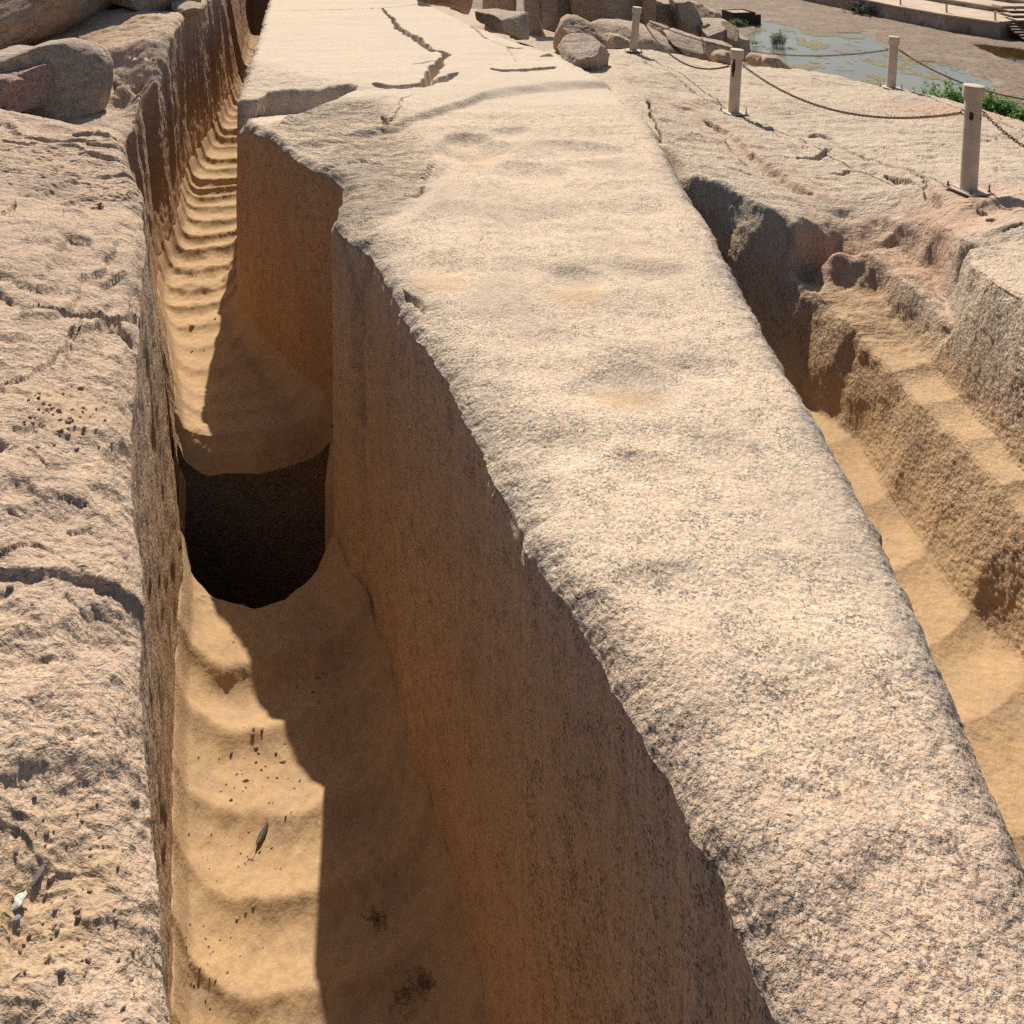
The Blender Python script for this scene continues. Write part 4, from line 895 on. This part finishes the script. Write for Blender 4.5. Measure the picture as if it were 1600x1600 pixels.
# bollards, dark pole
M_POST = simple('post_paint', (.56, .45, .35), rough=.6, sc=14, bstr=.2, bdist=.003, var=.16, spec=.3)
M_RUST = simple('rust', (.10, .032, .018), sc=60, bstr=.6, bdist=.002, var=.5)
M_IRON = simple('rusty_chain_iron', (.17, .075, .04), sc=90, rough=.75, var=.45, spec=.35)
M_BOLT = simple('bolt_steel', (.17, .14, .10), sc=90, rough=.6, var=.3, spec=.5)
for (px, yb, yt, lb) in ((1407,8,-4,'leftmost of the small bollards on the pale walkway beyond the pond'), (1479,20,7,'middle one of the small bollards on the pale walkway beyond the pond'), (1555,32,18,'small bollard nearest the stone stair beyond the pond')):
    p_ = W3(px, yb, 4.45); H = (yb-yt)*p_.y/F; b = MB(); b.lathe([(.035,0),(.03,H*.8),(.045,H*.82),(.045,H),(.02,H*1.01)], 12); o = b.build('bollard', M_POST, smooth=True); o.location = (p_.x, p_.y, zt1+.004); tag(o, lb, 'bollard', 'bollards beyond the pond')
p_ = W3(1586, 26, 4.45); b = MB(); b.lathe([(.04,0),(.03,.04),(.028,.30),(.04,.31),(.04,.33)], 10); o = b.build('pole', M_DKS); o.location = (p_.x, p_.y, zt1+.0); tag(o, 'short dark pole on the landing above the stone stair', 'pole')
# sluice box in the basin
bx = empty('sluice_box', W3(1160, 35, HB)); M_DW = simple('dark_wood', (.075, .055, .045), sc=6, var=.4); M_LW = simple('pale_board', (.45, .34, .24), sc=4, var=.3)  # dark wood for body and rim, pale board for the lid
b = MB(); b.box((-.15, 0, .17), (.85, .9, .40), .25); b.build('box_body', M_DW, bx)
b = MB(); b.box((.36, .1, .13), (.42, .6, .34), .25); b.build('side_compartment', M_DW, bx)
b = MB(); b.box((-.18, .02, .385), (.70, .72, .025), .25); b.build('lid', M_LW, bx)
b = MB()
for sx, sy, dx, dy in ((-.15+.0,-.42,.88,.05),(-.15,.42,.88,.05),(-.57,0,.05,.8),(.27,0,.05,.8)):
    ca, sa = math.cos(.25), math.sin(.25); b.box(((sx+.15)*ca-sy*sa-.15, (sx+.15)*sa+sy*ca, .395), (dx, dy, .05), .25)
b.build('rim', M_DW, bx)
tag(bx, 'dark wooden box with a pale lid standing in the mud by the pond', 'sluice box')
# orange rag on the rock pile
def rag(loc, s, mat, name, label, cat, seed):
    n = 14; u, v_ = np.meshgrid(np.linspace(-1, 1, n), np.linspace(-1, 1, n)); O = u*0+seed
    X = u*s*(1-.2*v_*v_); Y = v_*s*.7; Z = s*.35*(1-.5*(u*u+v_*v_))+s*.35*fbm(u, v_, O, 1.7, 3, .6, seed); Z = np.maximum(Z, 0)
    o = mesh_grid(name, np.stack([X, Y, Z], -1), mat, None, None, label, cat); o.location = loc
    so = o.modifiers.new('thick', 'SOLIDIFY'); so.thickness = s*.05; return o
rag(W3(1092, 9, 1.65), .045*1.3, simple('orange_cloth', (.55, .12, .03), sc=20), 'cloth', 'crumpled orange rag lying on the rocks near the pond', 'cloth', 3)

# ---------- plants
def leaf_mat(name, c):
    g = NT(name); g.p.inputs['Transmission Weight'].default_value = 0
    return g.done(g.mix(g.noise(9, 2), c, tuple(x*.5 for x in c)), .6)
M_LEAF = leaf_mat('green_leaf', (.17, .33, .05)); M_LEAFD = leaf_mat('dark_leaf', (.05, .085, .03)); M_STEM = simple('plant_stem', (.14, .13, .05))
def bush(name, loc, wd_, ht, nst, lv, llen, lw, mat, label, cat, seed, spread=.5):
    r = random.Random(seed); root = empty(name, loc); st = MB(); L = []; LF = []
    for k in range(nst):
        bx_ = r.gauss(0, wd_*.28); by_ = r.gauss(0, wd_*.18); h_ = ht*r.uniform(.55, 1.05)*(1-.35*min(1, abs(bx_)/(wd_*.6)))
        lx = r.gauss(0, spread*.3)*h_+bx_*.35; ly = r.gauss(0, spread*.3)*h_
        pts = [Vector((bx_+lx*t*t, by_+ly*t*t, h_*t)) for t in (0, .33, .66, 1)]
        st.tube(pts, [.006*ht, .005*ht, .004*ht, .002*ht], 4)
        for q in range(lv):
            t = r.uniform(.15, 1); p = Vector((bx_+lx*t*t, by_+ly*t*t, h_*t)); a = r.uniform(0, 6.28); el_ = r.uniform(-.1, .9)
            d = Vector((math.cos(a)*math.cos(el_), math.sin(a)*math.cos(el_), math.sin(el_))); s = d.cross(Vector((0, 0, 1))).normalized()*lw*r.uniform(.6, 1.2); l_ = llen*r.uniform(.6, 1.3)
            o = len(L); m_ = p+d*l_*.5+Vector((0, 0, l_*.06)); e = p+d*l_-Vector((0, 0, l_*.18)); L += [tuple(p), tuple(m_+s), tuple(e), tuple(m_-s)]; LF.append((o, o+1, o+2, o+3))
    o_ = len(L); L += st.v; LF += [tuple(i+o_ for i in f) for f in st.f if len(f) == 4]
    bpy.data.objects.remove(root); o = mesh_raw(name, np.array(L), np.array(LF), mat, smooth=False); o.location = loc
    return tag(o, label, cat)
for i, (px, pyb, wd_, ht, lb, mt) in enumerate(((1462,196,1.3,.80,'leftmost feathery green reed clump below the terrace edge',M_LEAF),(1500,205,1.4,.95,'tall bright green reed clump directly behind the nearest post',M_LEAF),(1540,212,1.2,.85,'green reed clump just right of the nearest post top',M_LEAF),(1575,218,1.3,.66,'thinner green clump with bare stalks further right',M_LEAF),(1608,228,1.3,.6,'green clump cut by the right edge of the picture',M_LEAF))):
    p_ = W3(px, pyb, HB)
    p_.y = 18.6-.25*i; p_.x = (px-800)*p_.y/F; p_.z = CZ-HB
    bush('reed_clump', p_, wd_, ht, 110, 40, .14, .014, mt, lb, 'reeds', 30+i)
bush('reed_clump', W3(1215, 73, HB+.03), .42, .52, 60, 18, .11, .008, M_LEAFD, 'dark green reed tuft standing alone in the pond water', 'reeds', 51, .3)
bush('reed_clump', W3(1152, 41, HB), .35, .30, 40, 16, .09, .007, M_LEAF, 'small bright green tuft in front of the dark wooden box', 'reeds', 52)
bush('reed_clump', W3(1177, 70, HB), .5, .14, 30, 14, .10, .008, M_LEAF, 'low flattened green weeds at the left shore of the pond', 'reeds', 53, 1.2)
bush('shrub', W3(1342, 20, HB), .8, .45, 50, 30, .10, .014, M_LEAFD, 'left one of two dark shrubs at the foot of the brick wall', 'shrub', 54)
bush('shrub', W3(1362, 24, HB), .75, .50, 50, 30, .10, .014, M_LEAFD, 'right one of two dark shrubs at the foot of the brick wall', 'shrub', 55)

# ================================================================== posts and chains
def make_post(name, px, pyb, pxt, pyt, label, rust, rot, plate=.145):
    g0 = hit('R', VR, px, pyb, 2.5, 12); Yb = g0.y
    base = Vector(((px-800)*Yb/F, Yb, CZ-(pyb-HY)*Yb/F)); top = Vector(((pxt-800)*Yb/F, Yb, CZ-(pyt-HY)*Yb/F))
    ax = top-base; H = ax.length; q = Vector((0, 0, 1)).rotation_difference(ax)
    root = empty(name, base); root.rotation_mode = 'QUATERNION'
    from mathutils import Quaternion
    root.rotation_quaternion = q @ Quaternion((0, 0, 1), rot)
    R = .0365
    b = MB(); b.lathe([(R,0),(R,H-.05),(R*.98,H-.048)], 40); b.build('tube', M_POST, root, True)
    b = MB(); b.lathe([(R*1.02,H-.060),(R*1.22,H-.058),(R*1.24,H-.054),(R*1.24,H-.006),(R*1.21,H-.001),(R*1.14,H)], 40); b.build('cap', M_POST, root, True)
    b = MB(); b.box((0,0,.003), (plate,plate,.006)); b.build('base_plate', M_POST, root)
    for sx in (-1, 1):
        for sy in (-1, 1):
            b = MB(); c = (sx*plate*.40, sy*plate*.40, .006); b.lathe([(.0075,0),(.0075,.007)], 6, c); b.lathe([(.0036,.007),(.0036,.026+.006*sx),(.003,.027+.006*sx)], 10, c)
            b.build('bolt', M_BOLT, root, True)
    for s in (-1, 1):
        b = MB(); cc = Vector((s*(R+.007), 0, H*.735)); Ri = root.rotation_quaternion
        pts = [cc+Vector((math.cos(a)*.010, 0, math.sin(a)*.010)) for a in [2*math.pi*k/16 for k in range(16)]]
        inv = Quaternion((0, 0, 1), -rot)
        pts = [inv @ p for p in pts]; b.tube(pts, .0022, 6, True); b.build('eye_ring', M_IRON, root, True)
    for (a, z, wa, hz, sd_) in rust:          # chipped paint showing rust
        b = MB(); n = 18; r = random.Random(sd_); vs = [(math.cos(a)*(R+.0006), math.sin(a)*(R+.0006), z)]
        for k in range(n):
            t = 2*math.pi*k/n; f = r.uniform(.75, 1.15); aa = a+wa*f*math.cos(t); vs.append((math.cos(aa)*(R+.0006), math.sin(aa)*(R+.0006), z+hz*f*math.sin(t)))
        vs = [tuple(Quaternion((0, 0, 1), -rot) @ Vector(v)) for v in vs]
        b.add(vs, [(0, 1+k, 1+(k+1) % n) for k in range(n)]); b.build('rust_patch', M_RUST, root)
    tag(root, label, 'post', 'metal posts of the chain barrier')
    fn = lambda s: base+ax*.735+Vector((s*(R+.014), 0, 0))
    return fn, Yb
a0 = -math.pi/2
P1, Y1 = make_post('barrier_post', 1513, 297, 1522, 133, 'nearest and tallest looking cream post with a small rust spot below its cap', [(a0-.60,.335,.26,.021,1),(a0+.62,.325,.13,.005,2),(a0+.5,.305,.05,.003,3),(a0+.66,.295,.04,.003,4)], .42)
P2, Y2 = make_post('barrier_post', 1146, 176, 1152, 77, 'cream post with a long dark rust patch down its upper left side', [(a0-.75,.30,.36,.065,5)], .42)
P3, Y3 = make_post('barrier_post', 989, 79, 996, 11, 'farthest cream post, in front of the dark cracked rock face', [], .3)
P4, Y4 = make_post('barrier_post', 1392, 137, 1397, 57, 'cream post at the terrace edge with the pond behind it', [], .5)
def chain(A, B_, via, label, Lp=.0165):
    # sag chosen so that the chain hangs through the pixel it passes in the photograph
    best = None
    for t in np.linspace(.05, .95, 181):
        p = A.lerp(B_, float(t)); d = abs(800+F*p.x/p.y-via[0])
        if best is None or d < best[0]: best = (d, float(t), p)
    _, t, p = best; zt = CZ-(via[1]-HY)*p.y/F; sag = (p.z-zt)/(4*t*(1-t))
    C_ = lambda u: A.lerp(B_, u)-Vector((0, 0, sag*4*u*(1-u)))
    pts = [C_(k/400) for k in range(401)]; cum = [0]
    for a, b in zip(pts[:-1], pts[1:]): cum.append(cum[-1]+(b-a).length)
    nl = int(cum[-1]/Lp); b = MB(); j = 0; hl, hw, wr = Lp*.72, Lp*.38, .0021
    mid = C_(.5)
    for k in range(nl):
        s = (k+.5)*cum[-1]/nl
        while cum[j+1] < s: j += 1
        p = pts[j].lerp(pts[j+1], (s-cum[j])/(cum[j+1]-cum[j])); d = (pts[j+1]-pts[j]).normalized(); up = Vector((0, 0, 1)); sd_ = d.cross(up).normalized(); up = sd_.cross(d)
        ang = math.radians(45 if k % 2 else -45)+.1*math.sin(k*1.7); n_ = sd_*math.cos(ang)+up*math.sin(ang)
        ring = []
        for q in range(10):
            th = 2*math.pi*q/10; cx = math.cos(th)*hw; ring.append(p+n_*(math.sin(th)*hw)+d*(cx+(hl-hw)*(1 if math.cos(th) > 0 else -1))-mid)
        b.tube(ring, wr, 5, True)
    o = b.build('chain', M_IRON, smooth=True); o.location = mid
    return tag(o, label, 'chain', 'rusty chains of the barrier')
chain(P3(1), P2(-1), (1065, 97), 'rusty chain hanging from the farthest post to the post with the long rust patch')
chain(P2(1), P1(-1), (1390, 184), 'long rusty chain sagging to the nearest post across the terrace')
chain(P3(1), P4(-1), (1180, 81), 'thin far chain running in front of the pond from the farthest post')
P6, Y6 = make_post('barrier_post', 1740, 250, 1744, 132, 'cream post farther along the terrace, just outside the right edge of the picture', [], .4)
P5, Y5 = make_post('barrier_post', 1800, 400, 1808, 205, 'cream post in the foreground of the terrace, just outside the right edge of the picture', [], .4)
chain(P4(1), P6(-1), (1500, 128), 'rusty chain leaving the terrace edge post and passing behind the nearest post')
chain(P1(1), P5(-1), (1600, 229), 'rusty chain leaving the nearest post toward the right edge')

# ================================================================== loose things in the trench and on the bank
def pebble_mesh(name, seed, mat, flat=.7):
    r = random.Random(seed); n, m = 10, 7; V = []
    for i in range(m):
        a = math.pi*i/(m-1)
        for k in range(n):
            t = 2*math.pi*k/n; V.append((math.sin(a)*math.cos(t), math.sin(a)*math.sin(t)*r.uniform(.8, 1), math.cos(a)*flat))
    V = np.array(V); 
    for k in range(7):
        d = np.array([r.gauss(0,1), r.gauss(0,1), r.gauss(0,.8)]); d /= np.linalg.norm(d); s = V@d; lim = r.uniform(.45, .75); V -= d*(np.maximum(s-lim, 0)*.9)[:, None]
    idx = np.arange(n*m).reshape(m, n); nx = np.roll(idx, -1, 1); qd = np.stack([idx[:-1], idx[1:], nx[1:], nx[:-1]], -1).reshape(-1, 4)
    return mesh_raw(name, V, qd, mat, smooth=False)
M_P1 = simple('pink_pebble', (.50,.34,.26), sc=150, var=.3); M_P2 = simple('tan_pebble', (.44,.33,.23), sc=150, var=.35); M_P3 = simple('grey_pebble', (.24,.21,.19), sc=150, var=.4)
PROTO = [pebble_mesh('pebble', 3, M_P1), pebble_mesh('pebble', 4, M_P2), pebble_mesh('pebble', 5, M_P3), pebble_mesh('pebble', 6, M_P2, .5)]
first = [True]*4
def pebble(px, py, s, k, label, group, Vk='L'):
    p = hit(Vk, VL if Vk == 'L' else VR, px, py); s = s*p.y/F
    o = PROTO[k] if first[k] else PROTO[k].copy()
    if not first[k]: COL.objects.link(o)
    first[k] = False
    o.location = p+Vector((0, 0, s*.12)); o.scale = (s, s*RNG.uniform(.7, 1), s*RNG.uniform(.6, .9)); o.rotation_euler = (RNG.uniform(-.4,.4), RNG.uniform(-.4,.4), RNG.uniform(0, 6.28))
    tag(o, label, 'pebble', group); return o
def scatter(n, cx, cy, sx, sy, smin, smax, label, group, box):
    k = 0
    while k < n:
        px, py = RNG.gauss(cx, sx), RNG.gauss(cy, sy)
        if not (box[0] < px < box[2] and box[1] < py < box[3]): continue
        sz = RNG.uniform(smin, smax)*(1 if RNG.random() < .8 else 1.5); kk = RNG.choice((0, 0, 1, 1, 2, 3)); f = (sz-smin)/(smax-smin)
        wd = ('very small', 'small', 'middling', 'larger')[min(3, int(f*3.2))]+' '+('pink', 'tan', 'dark grey', 'flat tan')[kk]
        v_ = 'upper' if py < cy-.45*sy else 'lower' if py > cy+.45*sy else 'middle'; h_ = 'left' if px < cx-.45*sx else 'right' if px > cx+.45*sx else 'centre'
        pebble(px, py, sz, kk, wd+' stone, '+v_+' '+h_+' of '+label, group); k += 1
scatter(70, 95, 655, 38, 28, 1.6, 4.2, 'the gravel hollow in the left bank', 'gravel in the hollow of the left bank', (20, 590, 195, 720))
scatter(75, 100, 1440, 70, 110, 2.0, 5.5, 'the sandy corner of the bank', 'stones in the sandy corner of the left bank', (6, 1200, 215, 1595))
scatter(45, 380, 1210, 40, 32, 1.1, 3.0, 'the scatter above the feather', 'tiny stones on the sunlit trench floor', (285, 1110, 475, 1290))
scatter(24, 350, 1320, 45, 30, 1.0, 2.4, 'the scatter round the feather', 'tiny stones near the feather', (285, 1280, 480, 1400))
scatter(26, 500, 1075, 22, 22, 1.1, 2.8, 'the scatter in the shaded trench', 'tiny stones in the shaded trench', (420, 1010, 570, 1130))
scatter(30, 320, 1500, 60, 70, 1.0, 3.0, 'the lowest sunlit scatter', 'tiny stones at the bottom of the trench', (285, 1410, 500, 1595))
scatter(16, 420, 985, 45, 22, 1.0, 2.6, 'the scatter just below the square shaft', 'tiny stones below the shaft', (330, 950, 520, 1030))
scatter(10, 340, 470, 30, 60, 1.0, 2.0, 'the scatter on the trampled sand', 'tiny stones on the trampled sand', (262, 400, 365, 620))
def single(px, py, s, k, label, mat=None, name='stone', sc=None):
    o = pebble(px, py, s, k, label, None); del_g = o.get('group', None)
    if del_g is not None: del o['group']
    o.name = name; o['category'] = 'stone'
    if mat: o.data = o.data.copy(); o.data.materials.clear(); o.data.materials.append(mat)
    if sc: o.scale = tuple(a*b for a, b in zip(o.scale, sc))
    return o
single(300, 507, 5.5, 0, 'bright orange chip of stone on the far trench sand', simple('orange_stone', (.62,.33,.08), sc=80))
single(337, 497, 2.6, 2, 'dark little stone right of the orange chip')
single(62, 1368, 13, 3, 'long brown grey stone shard on the sandy bank corner', M_P3, sc=(1.5,.6,.7))
single(28, 1438, 9, 2, 'bluish grey angular stone near the white flake', simple('bluish_stone', (.36,.38,.42), sc=90))
single(80, 1372, 9, 0, 'pinkish stone touching the long shard')
single(18, 918, 9, 2, 'smooth dark grey stone high on the left bank', M_P3)
single(110, 1155, 8, 1, 'rounded tan stone alone on the left rock bank')
single(417, 964, 4, 0, 'reddish stone just below the square shaft')
single(398, 1166, 4.2, 1, 'pale oval stone on the sunlit trench floor')
single(430, 1176, 3.6, 1, 'brown cube like stone right of the pale oval stone')
single(500, 1098, 3.4, 0, 'pale flat chip in the shaded trench', M_P1)
single(1380, 1056, 1, 2, 'x') if False else None
# white flake and twig
wf = MB(); wf.add([(0,-.016,0),(.006,-.004,.003),(.004,.014,.004),(-.003,.018,.001),(-.006,.0,.002)], [(0,1,2,3,4)]); o = wf.build('flake', simple('white_flake', (.72,.70,.60), sc=50)); so = o.modifiers.new('t', 'SOLIDIFY'); so.thickness = .002; o.scale = (1.1, .62, 1)
o.location = hit('L', VL, 30, 1412)+Vector((0,0,.004)); o.rotation_euler = (.1, .2, -.4); tag(o, 'cream white flake standing out in the lower left corner', 'flake')
def twigs(name, px, py, n, L, mat, label, cat, seed, r0=.0009):
    r = random.Random(seed); b = MB(); p = hit('L', VL, px, py)
    for k in range(n):
        c = Vector((r.gauss(0, L*.3), r.gauss(0, L*.3), r.uniform(.001, L*.15))); a = r.uniform(0, 6.28); l = L*r.uniform(.2, .6); d = Vector((math.cos(a), math.sin(a), r.uniform(-.1, .25)))*l
        b.tube([c-d*.5, c+Vector((r.gauss(0, l*.08), r.gauss(0, l*.08), 0)), c+d*.5], [r0, r0*.8, r0*.5], 4)
    o = b.build(name, mat); o.location = p; return tag(o, label, cat)
M_TW = simple('dry_twig', (.24, .17, .10), sc=60); M_TWL = simple('dry_straw', (.40, .29, .15), sc=60)
twigs('twig', 18, 1420, 1, .05, M_TWL, 'thin dry stalk beside the white flake', 'twig', 3, .0012)
twigs('dry_debris', 584, 1437, 34, .050, M_TW, 'dark clump of dry plant debris in the shaded trench', 'debris', 4)
twigs('dry_debris', 664, 1530, 60, .070, M_TW, 'larger dark clump of dry debris near the bottom of the shaded trench', 'debris', 5)
twigs('dry_debris', 625, 1560, 28, .05, M_TW, 'small dark debris clump at the bottom left of the larger clump', 'debris', 6)
twigs('twig', 388, 1346, 5, .018, M_TW, 'tiny dark twig just below the feather', 'twig', 7)
# feather
p = hit('L', VL, 406, 1312); fm = simple('feather_vane', (.10,.075,.06), sc=120, var=.4, rough=.7); root = empty('feather', p+Vector((0,0,.006)), math.radians(0))
root.rotation_euler = (.05, .0, math.radians(72))
n = 16; V = []; 
for i in range(n):
    t = i/(n-1); x = -.028+.062*t; wv = .0095*math.sin(math.pi*min(1, t*1.02))**.6*(1-.2*t)
    for k, u in enumerate((-1, -.5, 0, .5, 1)): V.append((x+.004*abs(u), u*wv, .003-.0025*u*u+.004*t*t))
q = np.array([[i*5+k, i*5+k+1, (i+1)*5+k+1, (i+1)*5+k] for i in range(n-1) for k in range(4)])
o = mesh_raw('vane', np.array(V), q, fm, smooth=True); o.parent = root
b = MB(); b.tube([(.036,0,.007),(0,0,.0035),(-.03,0,.0025),(-.052,0,.001)], [.0003,.0005,.0007,.0008], 5); b.build('quill', M_TWL, root)
tag(root, 'small dark bird feather lying on the sunlit trench floor', 'feather')
